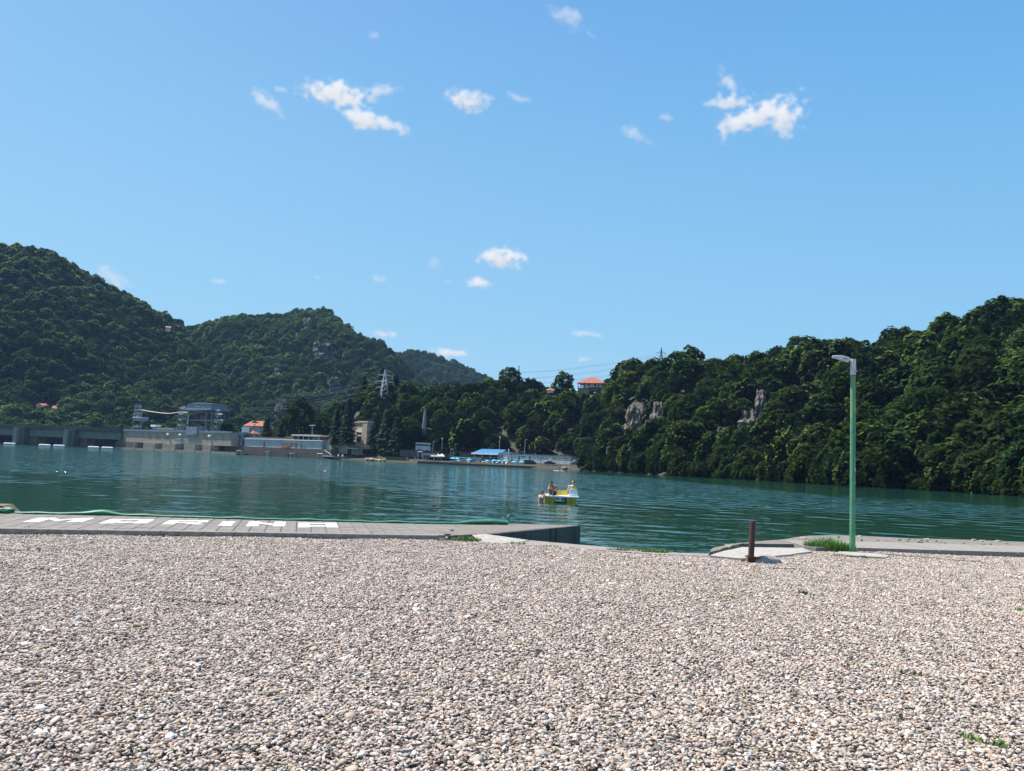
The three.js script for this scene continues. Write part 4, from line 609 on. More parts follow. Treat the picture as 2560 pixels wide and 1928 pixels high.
// towers on the powerhouse roof
{
  const f = new Facade(295, 484, 590, 396);
  const mast = (name, label, parts) => { const o = f.group(name, label, 'tower', 'steel towers of the powerhouse'); parts(o, f); };
  mast('hoist_tower', 'small steel hoist tower with pale cabin at the left of the powerhouse roof', (o) => {
    f.part('cabin', [334, 1044.5, 356, 1052], -3, 0.3, M.blueSteel); f.part('cabin_roof', [333, 1043.3, 357, 1044.4], -3.3, 0.6, M.white); f.part('curtain_wall', [335, 1062, 352, 1080], -2.5, -2, M.dark);
    for (const [a, b] of [[328.5, 334], [352, 354]]) part('leg', rod(f.at(a, 1081, 0), f.at(b, 1050, 0), 0.3, 0.25, 4), M.steel, o);
    part('brace', rod(f.at(336, 1057, 0), f.at(343, 1066, 0), 0.13), M.blueSteel, o); part('brace', rod(f.at(351, 1057.5, 0), f.at(343, 1066, 0), 0.13), M.blueSteel, o); part('crossbeam', rod(f.at(333, 1066.5, 0), f.at(353, 1067.3, 0), 0.16), M.blueSteel, o);
    for (const u of [336, 345]) part('lattice_mast', truss(f.at(u - 2, 1044, -1), f.at(u + 1, 1010, -1), 1.0, 0.12, 8), M.blueSteel, o);
  });
  mast('lattice_tower', 'tapering lattice tower left of the gantry house', (o) => { part('frame', truss(f.at(449, 1081, -1), f.at(453, 1016, -1), 2.0, 0.16, 9), M.steel, o); part('crossarm', rod(f.at(441, 1035, -1), f.at(462, 1032, -1), 0.16), M.galvanised, o); });
  mast('lattice_tower', 'tapering lattice tower with white insulators right of the gantry house', (o) => { part('frame', truss(f.at(538, 1083, -1), f.at(540, 1023, -1), 1.6, 0.14, 9), M.steel, o); for (const v of [1035, 1050]) part('insulator', rod(f.at(529, v - 0.4, -1), f.at(552, v + 0.4, -1), 0.22), M.white, o); });
  mast('gantry_house', 'tall steel gantry house with a pale blue cabin on top of the powerhouse', (o) => {
    f.part('cabin', [469.5, 1010.5, 531, 1024], -9, 0.5, M.blueSteel);
    const A = f.at(468, 1011), B = f.at(533, 1013), top = f.at(500, 1006.5).y; part('roof', facets([...quad(V(A.x, A.y, 0.8), V(B.x, A.y, 0.8), V((A.x + B.x) / 2, top, 0.8), V((A.x + B.x) / 2, top, 0.8)), ...quad(V(A.x, A.y, 0.8), V((A.x + B.x) / 2, top, 0.8), V((A.x + B.x) / 2, top, -9.2), V(A.x, A.y, -9.2)), ...quad(V(B.x, A.y, 0.8), V(B.x, A.y, -9.2), V((A.x + B.x) / 2, top, -9.2), V((A.x + B.x) / 2, top, 0.8))]), M.steel, o);
    for (const u of [489, 494, 498]) windowIn(f, [u, 1015, u + 2.6, 1017.4], 0.5); windowIn(f, [508, 1016.2, 509.8, 1018.6], 0.5);
    f.part('walkway', [464.5, 1024.1, 531, 1026], -9.3, 1.4, M.steel); part('walkway_rail', [rod(f.at(464.5, 1021.5, 1.3), f.at(531, 1024.3, 1.3), 0.08)], M.steel, o);
    for (let i = 0; i < 6; i++) { const u = 470 + i * 10, v = hor(u) - 92; part('truss_bar', rod(f.at(u, v + (i % 2) * 4, 0.3), f.at(u + 10, v + ((i + 1) % 2) * 4 + 0.4, 0.3), 0.16, 0.16, 4), M.blueSteel, o); }
    for (const [u, z] of [[469.5, 0], [478, -8.5], [514, 0], [521.5, -8.5], [527.5, 0]]) part('leg', rod(f.at(u, 1083, z), f.at(u + 2, 1027, z), 0.34, 0.34, 4), M.steel, o);
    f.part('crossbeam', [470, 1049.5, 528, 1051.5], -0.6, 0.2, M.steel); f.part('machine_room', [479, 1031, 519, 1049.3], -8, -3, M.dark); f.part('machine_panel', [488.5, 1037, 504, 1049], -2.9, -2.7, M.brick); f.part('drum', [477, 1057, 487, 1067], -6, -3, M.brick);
    part('stair', rod(f.at(475.5, 1037, 0.8), f.at(471.5, 1060, 0.8), 0.32, 0.32, 4), M.galvanised, o); part('brace', rod(f.at(513, 1064, 0), f.at(494, 1080, 0), 0.2), M.steel, o); part('brace', rod(f.at(500, 1064, 0), f.at(520, 1080, 0), 0.2), M.steel, o);
  });
  const c = part('busbar_cable', tube([f.at(344, 1023.5, -1), f.at(380, 1030, -1), f.at(418, 1033.5, -1), f.at(446, 1030.5, -1), f.at(465, 1031, -1)].map((p) => f.o.localToWorld(p)), 0.2, 5, 30), M.cream2); tag(c, 'pale drooping cable strung between the powerhouse towers', 'cable');
}
// annex, long white wall and terrace right of the powerhouse
{
  const f = new Facade(540, 409, 830, 347), o = f.group('harbour_wall', 'long pale retaining wall above a dark quay wall right of the powerhouse', 'wall');
  f.part('quay_wall', [541, 1113.5, 828, 1136], -6, 0, M.darkConcrete); f.part('pale_wall', [608, 1097.5, 802, 1116.3], -5.5, -0.8, M.greyWall); f.part('coping', [606, 1095.4, 803, 1097.4], -5.6, -0.4, M.white); f.part('dark_parapet', [608, 1091.5, 722, 1095.2], -5, -1.4, M.darkConcrete);
  f.part('downpipe', [656, 1103.5, 659, 1119.5], -0.79, -0.5, M.darkConcrete);
  const r = rng(91); for (let i = 0; i < 11; i++) { const u = 700 + i * 3.8 + r() * 1.5, v = hor(u) - 25; f.part('stain_strip', [u, v, u + 0.9 + r(), v + 7 + 9 * r()], -0.795, -0.77, M.darkConcrete); }
  const M1 = f.at(749, 1110, -0.77), M2 = f.at(763.5, 1110.5, -0.77), h = 3.0, w = M2.x - M1.x; part('painted_mark', facets([...quad(V(M1.x, M1.y - h, -0.76), V(M1.x + w * 0.16, M1.y - h, -0.76), V(M1.x + w * 0.12, M1.y, -0.76), V(M1.x, M1.y, -0.76)), V(M1.x + w * 0.12, M1.y - 0.2, -0.76), V(M1.x + w * 0.1, M1.y - h * 0.6, -0.76), V(M1.x + w * 0.5, M1.y - h * 0.75, -0.76), V(M1.x + w, M1.y, -0.76), V(M1.x + w * 0.6, M1.y - h * 0.5, -0.76), V(M1.x + w * 0.62, M1.y - h * 0.75, -0.76), ...quad(V(M1.x + w * 0.6, M1.y - h, -0.76), V(M1.x + w * 0.76, M1.y - h, -0.76), V(M1.x + w * 0.8, M1.y - h * 0.6, -0.76), V(M1.x + w * 0.62, M1.y - h * 0.6, -0.76))]), M.darkConcrete, o);
  part('stair_rail', rod(f.at(813, 1126, 0.4), f.at(830, 1138, 0.4), 0.25, 0.25, 4), M.paleConcrete, o); f.part('waterline_pipe', [541, 1129.5, 664, 1131.5], 0.4, 0.8, M.brick);
}
for (const [u0, u1, label] of [[593, 607, 'square mooring dolphin nearest the powerhouse'], [666, 675, 'mooring dolphin in front of the middle of the pale wall'], [725.5, 738.5, 'mooring dolphin below the terrace cafe']]) { const f = new Facade(540, 403, 830, 341), o = f.group('mooring_dolphin', label, 'dolphin', 'mooring dolphins along the quay wall'), v = hor(u0) + (u0 > 700 ? 0.5 : -1); f.part('cap', [u0, v, u1, v + 2.4], -2.2, 0.6, M.cream); f.part('leg', [u0 + 0.8, v + 2.5, u0 + 4.2, v + 13], -1.8, 0.3, M.cream); f.part('leg', [u1 - 4.4, v + 2.5 + 0.3, u1 - 0.9, v + 13], -1.8, 0.3, M.cream); }
{ const f = new Facade(540, 407, 830, 345.5), o = f.group('work_boat', 'orange hull stored on the ledge below the pale wall', 'boat'); f.part('deck', [706.5, 1115, 723.5, 1117.4], -0.6, 0.6, M.orange); const a = f.at(708.5, 1117.5), b = f.at(722.5, 1118), y = f.at(708, 1122.6).y; part('hull', facets([...quad(V(a.x - 0.4, a.y, 0.7), V(a.x + 0.5, y, 0.4), V(b.x - 0.5, y, 0.4), V(b.x + 0.4, a.y, 0.7)), ...quad(V(a.x - 0.4, a.y, -0.7), V(b.x + 0.4, a.y, -0.7), V(b.x - 0.5, y, -0.4), V(a.x + 0.5, y, -0.4)), ...quad(V(a.x - 0.4, a.y, 0.7), V(a.x - 0.4, a.y, -0.7), V(a.x + 0.5, y, -0.4), V(a.x + 0.5, y, 0.4)), ...quad(V(b.x + 0.4, a.y, 0.7), V(b.x - 0.5, y, 0.4), V(b.x - 0.5, y, -0.4), V(b.x + 0.4, a.y, -0.7))]), M.orange, o); }
{
  const f = new Facade(570, 400, 640, 388), o = f.group('gate_house', 'open blue-grey gate house between the powerhouse and the pale wall', 'building');
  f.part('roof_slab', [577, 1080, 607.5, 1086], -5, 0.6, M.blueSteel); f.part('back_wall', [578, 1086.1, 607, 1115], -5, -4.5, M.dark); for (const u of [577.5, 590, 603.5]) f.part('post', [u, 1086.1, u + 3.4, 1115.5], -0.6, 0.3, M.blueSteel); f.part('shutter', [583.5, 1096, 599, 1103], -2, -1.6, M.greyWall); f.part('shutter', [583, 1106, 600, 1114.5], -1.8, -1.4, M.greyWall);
  f.part('rear_block', [578.5, 1064.5, 597, 1079.5], -11, -7, M.greyWall); windowIn(f, [588, 1071, 590, 1077], -7); f.part('red_panel', [574.5, 1100.5, 578.2, 1107.5], -0.3, -0.1, M.red);
}
{
  const f = new Facade(700, 374, 810, 354), o = f.group('terrace_cafe', 'flat-roofed terrace cafe on top of the pale wall', 'cafe');
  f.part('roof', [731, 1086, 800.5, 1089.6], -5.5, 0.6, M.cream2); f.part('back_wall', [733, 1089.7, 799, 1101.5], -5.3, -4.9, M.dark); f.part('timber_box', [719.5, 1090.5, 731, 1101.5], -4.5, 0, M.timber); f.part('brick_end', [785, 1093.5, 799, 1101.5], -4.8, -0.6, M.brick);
  for (let i = 0; i < 6; i++) f.part('post', [732.5 + i * 13, 1089.7 + i * 0.5, 733.6 + i * 13, 1102 + i * 0.5], -0.1, 0.15, M.steel); part('railing', [rod(f.at(731, 1098.5, 0.1), f.at(800, 1101.3, 0.1), 0.07)], M.steel, o);
  const p = f.at(768, 1100, -3), q = f.at(768.5, 1063, -3); part('antenna', [rod(p, q, 0.1, 0.07), rod(f.at(761, 1062.5, -3), f.at(776, 1063.2, -3), 0.06)], M.galvanised, o);
}
// houses by the harbour
function gableRoof(f, u0, v0, u1, v1, vr, z0, z1, over = 0.5, hip = 0.3) { const a = f.at(u0, v1), b = f.at(u1, v1 + 0.042 * (u1 - u0)), y = (a.y + b.y) / 2, t = f.at((u0 + u1) / 2, vr).y, m0 = lerp(a.x, b.x, hip), m1 = lerp(a.x, b.x, 1 - hip), zm = (z0 + z1) / 2; const A = V(a.x - over, y, z1 + over), B = V(b.x + over, y, z1 + over), C = V(b.x + over, y, z0 - over), E = V(a.x - over, y, z0 - over), R0 = V(m0, t, zm), R1 = V(m1, t, zm); return facets([...quad(A, B, R1, R0), B, C, R1, ...quad(C, E, R0, R1), E, A, R0, ...quad(A, E, C, B)]); }
{
  const f = new Facade(605, 430, 665, 422), o = f.group('red_roofed_house', 'white house with a red tiled roof and dark gable behind the pale wall', 'house');
  f.part('wall', [613, 1065, 651, 1092], -9, 0, M.whiteWall); part('roof', gableRoof(f, 612, 0, 656, 1064.5, 1051.5, -9, 0, 0.8, 0.12), M.roofTile, o);
  const a = f.at(628, 1057.5, 0.6), b = f.at(650, 1058.5, 0.6), t = f.at(639, 1051.6, 0.6); part('gable', facets([a, b, t]), M.timber, o); windowIn(f, [634, 1074.5, 640.5, 1081], 0); windowIn(f, [629, 1072.5, 631.5, 1077], 0); part('roof_window', box(f.at(636, 1060).x, f.at(636, 1063).y, 0.4, f.at(640.5, 1060).x, f.at(636, 1060).y, 0.75), M.white, o);
  const h = new Facade(600, 404, 660, 394), k = h.group('kiosk', 'small white hut with a red pyramid roof before the red-roofed house', 'hut'); h.part('wall', [609, 1083.8, 632.5, 1097], -4, 0, M.whiteWall); part('roof', gableRoof(h, 608.5, 0, 633.5, 1083.6, 1072.5, -4, 0, 0.4, 0.47), M.roofTile, k); h.part('door', [628, 1086, 630.4, 1095], 0.01, 0.06, M.timber);
}
{
  const f = new Facade(800, 384, 930, 346), o = f.group('beige_house', 'square beige plastered house with tall windows behind the spruces', 'house');
  f.part('wall', [862, 1057, 920.5, 1112], -5, 0, M.cream); f.part('cornice', [860, 1054.5, 922, 1056.8], -5.3, 0.5, M.cream2); f.part('pilaster', [863, 1057, 870, 1112], 0.01, 0.35, M.cream); f.part('pilaster', [908, 1059, 920, 1113], 0.01, 0.35, M.cream); f.part('window_panel', [889, 1072, 907.5, 1106], 0.005, 0.2, M.cream2);
  const w = windowIn(f, [893.5, 1081.5, 904.5, 1104.5], 0.2, o, M.timber); f.part('transom', [893.5, 1088, 904.5, 1090.5], 0.26, 0.34, M.white, w); windowIn(f, [865.5, 1091, 873, 1107], 0.36, o, M.white); f.part('wing', [819, 1092.5, 861.5, 1110], -7, -1.5, M.cream); f.part('wing_roof', [802, 1097.5, 818.5, 1104], -5, -1, M.roofTile); f.part('rail', [803, 1105, 832, 1107.6], -0.8, -0.6, M.red);
  const g = new Facade(800, 357, 930, 338), q = g.group('landing_wall', 'stained retaining walls with a doorway below the beige house', 'wall'); g.part('stained_wall', [802, 1109, 828.5, 1127], -3, 0, M.cream2); g.part('grey_wall', [829, 1110.5, 866.5, 1133], -3, -0.4, M.oldConcrete); g.part('doorway', [836.5, 1119, 844.5, 1133], -0.39, -0.3, M.dark); g.part('door_surround', [835.4, 1115, 846, 1118.8], -0.39, -0.2, M.paleConcrete); g.part('upper_bank_wall', [866.6, 1111.5, 921, 1121], -3.5, -1.2, M.darkConcrete);
  const s = new Facade(800, 352, 930, 334), k = s.group('shelter', 'open flat-roofed shelter on the shore below the beige house', 'shelter'); s.part('roof', [865.5, 1119.5, 895, 1121.2], -4, 0.5, M.paleConcrete); s.part('back_wall', [868, 1121.3, 893, 1136], -3.8, -3.4, M.oldConcrete); for (const u of [867, 879, 893]) { const p = s.at(u, hor(u) - 16), b = s.at(u, hor(u) + 4); part('post', rod(b, p, 0.1, 0.1, 5), M.steel, k); }
}
{ const f = new Facade(800, 344, 880, 334), o = f.group('floating_dock', 'floating dock with white drums moored below the stairs', 'dock'); f.part('deck', [806.5, 1138.6, 831.5, 1141.4], -2.6, 0, M.cream2); for (const u of [808, 817, 826]) f.part('pontoon', [u, 1141.5, u + 4, 1146], -2.4, -0.2, M.dark); f.part('raft', [832, 1140.5, 864, 1145.6], -3.2, 0.2, M.darkConcrete); for (const u of [842.5, 853]) { const p = f.at(u, hor(u) + 3.2, -1); part('drum', new THREE.CylinderGeometry(0.38, 0.38, 0.85, 12).translate(p.x, p.y + 0.3, p.z), M.white, o); } part('mooring_frame', [rod(f.at(793, 1134, 0), f.at(793, 1144, 0), 0.09), rod(f.at(793, 1134, 0), f.at(806, 1134.6, 0), 0.09)], M.galvanised, o); }

// the bathing place: clubhouse, parasols, bus
const clubD = (u) => along([[1020, 322], [1180, 322], [1260, 318], [1430, 306]], u);
{
  const f = new Facade(1180, 331, 1435, 299), o = f.group('clubhouse', 'long white clubhouse with a blue sloping roof over an open terrace', 'clubhouse');
  const e0 = f.at(1183.5, 1132.5), e1 = f.at(1250, 1134.5), rt = f.at(1187, 1121.5), y = e0.y, yt = rt.y, x0 = f.at(1187, 1122).x, x1 = f.at(1248.5, 1125).x;
  part('blue_roof', facets([...quad(V(e0.x, y, 1.0), V(e1.x, y, 1.0), V(x1, yt, -4.5), V(x0, yt, -4.5)), ...quad(V(e0.x, y, 1.0), V(x0, yt, -4.5), V(x0, y, -4.5), V(e0.x, y, -4.4)), ...quad(V(e1.x, y, 1.0), V(e1.x, y, -4.4), V(x1, y, -4.5), V(x1, yt, -4.5)), ...quad(V(x0, yt, -4.5), V(x1, yt, -4.5), V(x1, y, -4.6), V(x0, y, -4.6))]), M.blueRoof, o);
  for (let i = 1; i < 14; i++) { const t = i / 14; part('roof_seam', rod(V(lerp(e0.x, e1.x, t), y + 0.04, 1.0), V(lerp(x0, x1, t), yt + 0.04, -4.5), 0.06, 0.06, 4), M.blueRoof, o); }
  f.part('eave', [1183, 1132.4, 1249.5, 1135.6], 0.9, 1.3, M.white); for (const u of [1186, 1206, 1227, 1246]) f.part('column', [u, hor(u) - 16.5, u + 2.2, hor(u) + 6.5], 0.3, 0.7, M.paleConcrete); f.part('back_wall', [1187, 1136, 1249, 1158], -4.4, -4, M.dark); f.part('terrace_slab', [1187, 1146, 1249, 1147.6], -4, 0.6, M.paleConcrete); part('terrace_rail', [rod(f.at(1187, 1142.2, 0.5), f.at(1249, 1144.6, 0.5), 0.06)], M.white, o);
  f.part('annex', [1250, 1131.2, 1278.5, 1152], -5, 0.4, M.whiteWall); f.part('annex_roof', [1249, 1129.8, 1279.5, 1131.1], -5.2, 0.7, M.greyWall); windowIn(f, [1253, 1136, 1260, 1146], 0.4, o, M.white, 'terrace_door'); windowIn(f, [1271, 1139, 1275.2, 1149], 0.4, o, M.white, 'door');
  f.part('wing', [1278.6, 1135.6, 1427, 1151], -5, 0, M.whiteWall); f.part('wing_base', [1340, 1151, 1427, 1158], -4.9, 0.05, M.greyWall); f.part('wing_roof', [1278, 1134.4, 1428, 1135.5], -5.3, 0.35, M.darkConcrete);
  for (const [a, t, b, q] of [[1303.5, 1140, 1313, 1144], [1355.5, 1142.7, 1359.6, 1145.6], [1380.5, 1144, 1390, 1147.4], [1410.2, 1145.2, 1420, 1149], [1342.5, 1146.2, 1349.3, 1148.6]]) windowIn(f, [a, t, b, q], 0);
  for (const [a, t, b, q, m] of [[1296.7, 1140.6, 1299.5, 1150.6, M.dark], [1323, 1141, 1326.1, 1151.8, M.dark], [1350.2, 1143.8, 1353.8, 1153, M.blueSteel]]) f.part('door', [a, t, b, q], 0.01, 0.08, m);
  part('flue', rod(f.at(1268, 1130, -1), f.at(1268, 1121.5, -1), 0.22, 0.22, 6), M.whiteWall, o); part('flue', rod(f.at(1330.5, 1138, -2), f.at(1330.6, 1133, -2), 0.15, 0.15, 6), M.whiteWall, o);
}
const parasolGeo = (r, h, n = 8) => { const t = []; for (let i = 0; i < n; i++) { const a = i / n * 6.283, b = (i + 1) / n * 6.283, m = (a + b) / 2; const A = V(Math.cos(a) * r, 0, Math.sin(a) * r), B = V(Math.cos(b) * r, 0, Math.sin(b) * r), T = V(0, h, 0), ma = A.clone().multiplyScalar(0.55).setY(h * 0.55), mb = B.clone().multiplyScalar(0.55).setY(h * 0.55); t.push(ma, mb, T, ...quad(A, B, mb, ma), ...quad(A, A.clone().setY(-0.18), B.clone().setY(-0.18), B)); } return facets(t); };
{
  const g = parasolGeo(1.25, 0.55), pole = rod(V(0, -2.1, 0), V(0, 0.6, 0), 0.04, 0.03, 6), cloth = matte(0.055, 0.47, 0.72, { side: THREE.DoubleSide });
  const names = ['leftmost of the blue parasols on the bathing deck', 'second blue parasol from the left on the bathing deck', 'third blue parasol from the left on the bathing deck', 'fourth blue parasol, left of the clubhouse column', 'fifth blue parasol, alone under the blue roof', 'sixth blue parasol, below the right half of the blue roof', 'seventh blue parasol, at the right end of the blue roof', 'eighth blue parasol, below the white annex', 'ninth blue parasol, below the long white wing', 'tenth blue parasol, left of the dark van', 'rightmost blue parasol, next to the dark van'];
  [[1132.5, 1144], [1143, 1145], [1158.5, 1145.3], [1173, 1147.5], [1218, 1150.3], [1235, 1149.7], [1247, 1150.6], [1263, 1150.6], [1285.4, 1152.8], [1303.5, 1153.4], [1313.6, 1154]].forEach(([u, v], i) => { const D = 309 + (i % 3) * 1.6, p = at(u, v, D), o = thing('blue_parasol', names[i], 'parasol', V(p.x, p.y - 0.4, p.z), i, 'blue parasols of the bathing place'); part('canopy', g, cloth, o); part('pole', pole, M.white, o); });
  const cloth2 = matte(0.74, 0.68, 0.58, { side: THREE.DoubleSide }), g2 = parasolGeo(1.7, 1.1, 4);
  ['left', 'middle', 'right'].forEach((s, i) => { const p = at(1084 + i * 10.3, 1141, 313), o = thing('cream_parasol', s + ' one of the three cream parasols in a row', 'parasol', V(p.x, p.y, p.z), 0.785, 'cream parasols of the cafe'); part('canopy', g2, cloth2, o); part('pole', rod(V(0, -2.4, 0), V(0, 1.1, 0), 0.05, 0.05, 6), M.white, o); });
}
{
  const f = new Facade(1030, 308, 1330, 295), o = f.group('bathing_deck', 'low brown timber bathing deck along the far shore', 'deck');
  f.part('deck', [1120, 1156.8, 1345, 1159.4], -7, 0, M.wood2); f.part('lower_step', [1045, 1154, 1345, 1159.5], -2, 0.8, M.wood2); for (const [u0, u1] of [[1044, 1120]]) f.part('cafe_floor', [u0, 1151.6, u1, 1153.8], -6, 0.4, M.oldConcrete);
  const k = f.group('cafe_shelter', 'grey flat cafe shelter with a white gate frame left of the cream parasols', 'shelter'); f.part('roof', [1053, 1133.4, 1084, 1137.2], -5.2, -1.5, M.greyWall); for (const u of [1054, 1068, 1082]) f.part('post', [u, hor(u) - 8.4, u + 1.3, hor(u) + 6], -2, -1.8, M.steel); part('gate_frame', [rod(f.at(1044.6, 1151, 0), f.at(1044.6, 1129.5, 0), 0.1), rod(f.at(1044.6, 1129.5, 0), f.at(1055.5, 1130, 0), 0.1), rod(f.at(1055.5, 1130, 0), f.at(1055.5, 1151.6, 0), 0.1)], M.galvanised, k);
  for (const [u, label] of [[1037.5, 'red and white ring-shaped board left of the gate frame'], [1064, 'red board standing inside the cafe shelter']]) { const b = f.group('red_board', label, 'board', 'red boards on the shore'); f.part('panel', [u - 2, hor(u) - 2.6, u + 2, hor(u) + 5], -0.2, 0, M.red); f.part('white_band', [u - 1.3, hor(u) + 0.2, u + 1.3, hor(u) + 2.4], 0.002, 0.05, M.white); }
  const w = f.group('stone_wall', 'low stone wall on the shore left of the cafe', 'wall'); f.part('wall', [965, 1141.5, 1020, 1150.5], -1.2, 0, M.timber); f.part('end_post', [1017.5, 1142.6, 1020.6, 1152], 0.01, 0.4, M.cream);
  const s = f.group('terrace_wall', 'dark blue-grey terrace wall between the cream and blue parasols', 'wall'); f.part('wall', [1117, 1143, 1188, 1153], -9, -8.4, M.blueSteel); f.part('cap', [1117, 1141.4, 1188, 1142.8], -9.1, -8.2, M.cream2);
}
// bathers and loungers on the deck, and vehicles
{
  const lounger = box(-0.3, 0.25, -0.9, 0.3, 0.33, 0.5), back = box(-0.3, 0, 0, 0.3, 0.06, 0.7).rotateX(-0.7).translate(0, 0.33, 0.5), r = rng(8), tints = [M.white, M.cream2, matte(0.62, 0.42, 0.36)];
  for (let i = 0; i < 26; i++) { const u = 1128 + i * 7.4 + r() * 3, p = at(u, hor(u) + 6, 307 + r() * 2.5), o = thing('sun_lounger', 'sun lounger among the parasols on the bathing deck', 'lounger', V(p.x, Math.max(1.05, p.y), p.z), r() * 6.28, 'sun loungers on the bathing deck'); part('bed', lounger, tints[i % 3], o); part('backrest', back, tints[i % 3], o); }
}
function wheels(o, xs, z, r) { for (const x of xs) for (const s of [-1, 1]) { const t = part('wheel', new THREE.CylinderGeometry(r, r, 0.2, 14).rotateX(Math.PI / 2).translate(x, r, s * z), M.black, o); part('rim', new THREE.CylinderGeometry(r * 0.6, r * 0.6, 0.03, 10).rotateX(Math.PI / 2).translate(x, r, s * (z + 0.11)), M.silver, t); } }
function carBody(profile, w, mat, o) { const s = new THREE.Shape(profile.map(([x, y]) => new THREE.Vector2(x, y))); part('body', new THREE.ExtrudeGeometry(s, { depth: w, bevelEnabled: true, bevelSize: 0.06, bevelThickness: 0.08, bevelSegments: 2 }).translate(0, 0, -w / 2), mat, o); }
function car(name, label, u, v, D, mat, kind = 'car') {
  const p = at(u, v, D), a = dirOf(u), o = thing(name, label, kind, V(p.x, p.y, p.z), -a * 0 + 0.03);
  if (kind === 'van') { carBody([[-2.3, 0.4], [2.3, 0.4], [2.35, 1.2], [1.7, 1.35], [1.2, 2.05], [-2.3, 2.1]], 1.7, mat, o); part('windscreen', facets(quad(V(1.74, 1.42, -0.7), V(1.74, 1.42, 0.7), V(1.32, 2.0, 0.7), V(1.32, 2.0, -0.7))), M.glass, o); part('side_window', box(0.3, 1.35, 0.935, 1.3, 1.85, 0.95), M.glass, o); }
  else { carBody([[-2.1, 0.35], [2.1, 0.35], [2.15, 0.85], [1.2, 0.98], [0.5, 1.42], [-0.9, 1.45], [-1.7, 0.98], [-2.15, 0.92]], 1.5, mat, o); part('side_window', facets(quad(V(-1.4, 1.0, 0.84), V(0.95, 1.0, 0.84), V(0.42, 1.36, 0.84), V(-0.85, 1.36, 0.84))), M.glass, o); }
  part('headlight', box(2.1, 0.65, 0.45, 2.2, 0.8, 0.75), M.silver, o); part('headlight', box(2.1, 0.65, -0.75, 2.2, 0.8, -0.45), M.silver, o); wheels(o, [-1.35, 1.4], 0.82, 0.33); return o;
}
car('van', 'dark van parked at the right end of the bathing deck', 1325, 1164, 305, M.black, 'van');
car('car', 'dark car parked in front of the long white wing', 1375, 1162.5, 298, M.black); car('car', 'silver car beside the right end of the clubhouse', 1444, 1160, 297, M.silver);
{
  const f = new Facade(1030, 336, 1085, 334), o = f.group('coach', 'white and dark striped coach parked in the shade behind the shore cafe', 'coach');
  f.part('body', [1039.5, 1108, 1075, 1125.5], -2.5, 0, M.whiteWall); f.part('roof', [1039, 1106.6, 1075.4, 1107.9], -2.6, 0.1, M.white); f.part('window_band', [1040, 1110, 1073, 1114.2], 0.005, 0.06, M.glass); f.part('windscreen', [1075.1, 1110.5, 1075.6, 1118], -2.3, -0.2, M.glass); f.part('luggage_door', [1045, 1119.5, 1056, 1124], 0.005, 0.04, M.greyWall); for (const u of [1046, 1067]) { const p = f.at(u, hor(u) - 18.3, 0.05); part('wheel', new THREE.CylinderGeometry(0.5, 0.5, 0.3, 14).rotateX(Math.PI / 2).translate(p.x, p.y, 0), M.black, o); }
  const g = new Facade(1030, 336, 1085, 334), w = g.group('coach_park_wall', 'shaded retaining wall carrying the coach park behind the cafe', 'wall'); g.part('wall', [1000, 1124.5, 1180, 1141], -6, -0.2, M.darkConcrete);
}
// poles on the far shore
for (const [u, v0, v1, D, label, globe] of [[1311, 1100, 1137, 320, 'tall bare pole behind the long white wing', 0], [1248, 1094, 1128, 326, 'tall pole behind the blue roof', 1], [1104, 1097, 1130, 325, 'grey street lamp with a white globe above the cream parasols', 1], [1082, 1104, 1126, 334, 'thin pole right of the coach', 0], [1375.5, 1148.5, 1157, 303, 'short garden lamp with a white globe by the dark car', 1], [1126, 1124, 1141, 324, 'stubby lamp pole left of the blue roof', 0], [1517, 1118, 1131, 268, 'street lamp among the trees right of the clubhouse', 0], [1924, 1148, 1162, 214, 'street lamp at the water edge below the spire', 0], [1747, 1141, 1151, 232, 'thin pole at the water edge below the dark rock', 0]]) { const a = at(u, v1, D), b = at(u + (v1 - v0) * 0.06, v0, D), o = thing('pole', label, 'pole', V(a.x, a.y - 0.5, a.z), 0, 'poles on the far shore'); part('shaft', rod(V(0, 0, 0), b.clone().sub(o.position), 0.13, 0.09, 6), M.galvanised, o); const t = b.clone().sub(o.position); if (globe) part('globe', new THREE.SphereGeometry(0.28, 10, 8).translate(t.x, t.y, t.z), M.white, o); else part('arm', rod(t, t.clone().add(V(0.9, 0.1, 0)), 0.07, 0.05, 5), M.galvanised, o); if (D < 300) keepOpen(u - 1, v0, u + 3, v1 - 5, D); }
keepOpen(1180, 1124, 1432, 1160, 318); keepOpen(1036, 1104, 1078, 1128, 338); keepOpen(806, 1052, 925, 1140, 370);
// obelisk-like concrete pillar in the wood
{ const D = 350, a = at(1061, 1068, D), t = at(1063, 1021, D), h = t.y - a.y + 4, o = thing('stone_pillar', 'tall tapering grey stone pillar in the wood above the cafe', 'pillar', V(a.x, a.y - 4, a.z), 0.6); part('shaft', metreUV(new THREE.CylinderGeometry(0.62, 1.5, h - 1, 4).translate(0, (h - 1) / 2, 0)), M.oldConcrete, o); part('cap', metreUV(new THREE.CylinderGeometry(1.15, 0.75, 1.1, 4).translate(0, h - 0.45, 0)), M.oldConcrete, o); keepOpen(1054, 1021, 1068, 1064, D); }
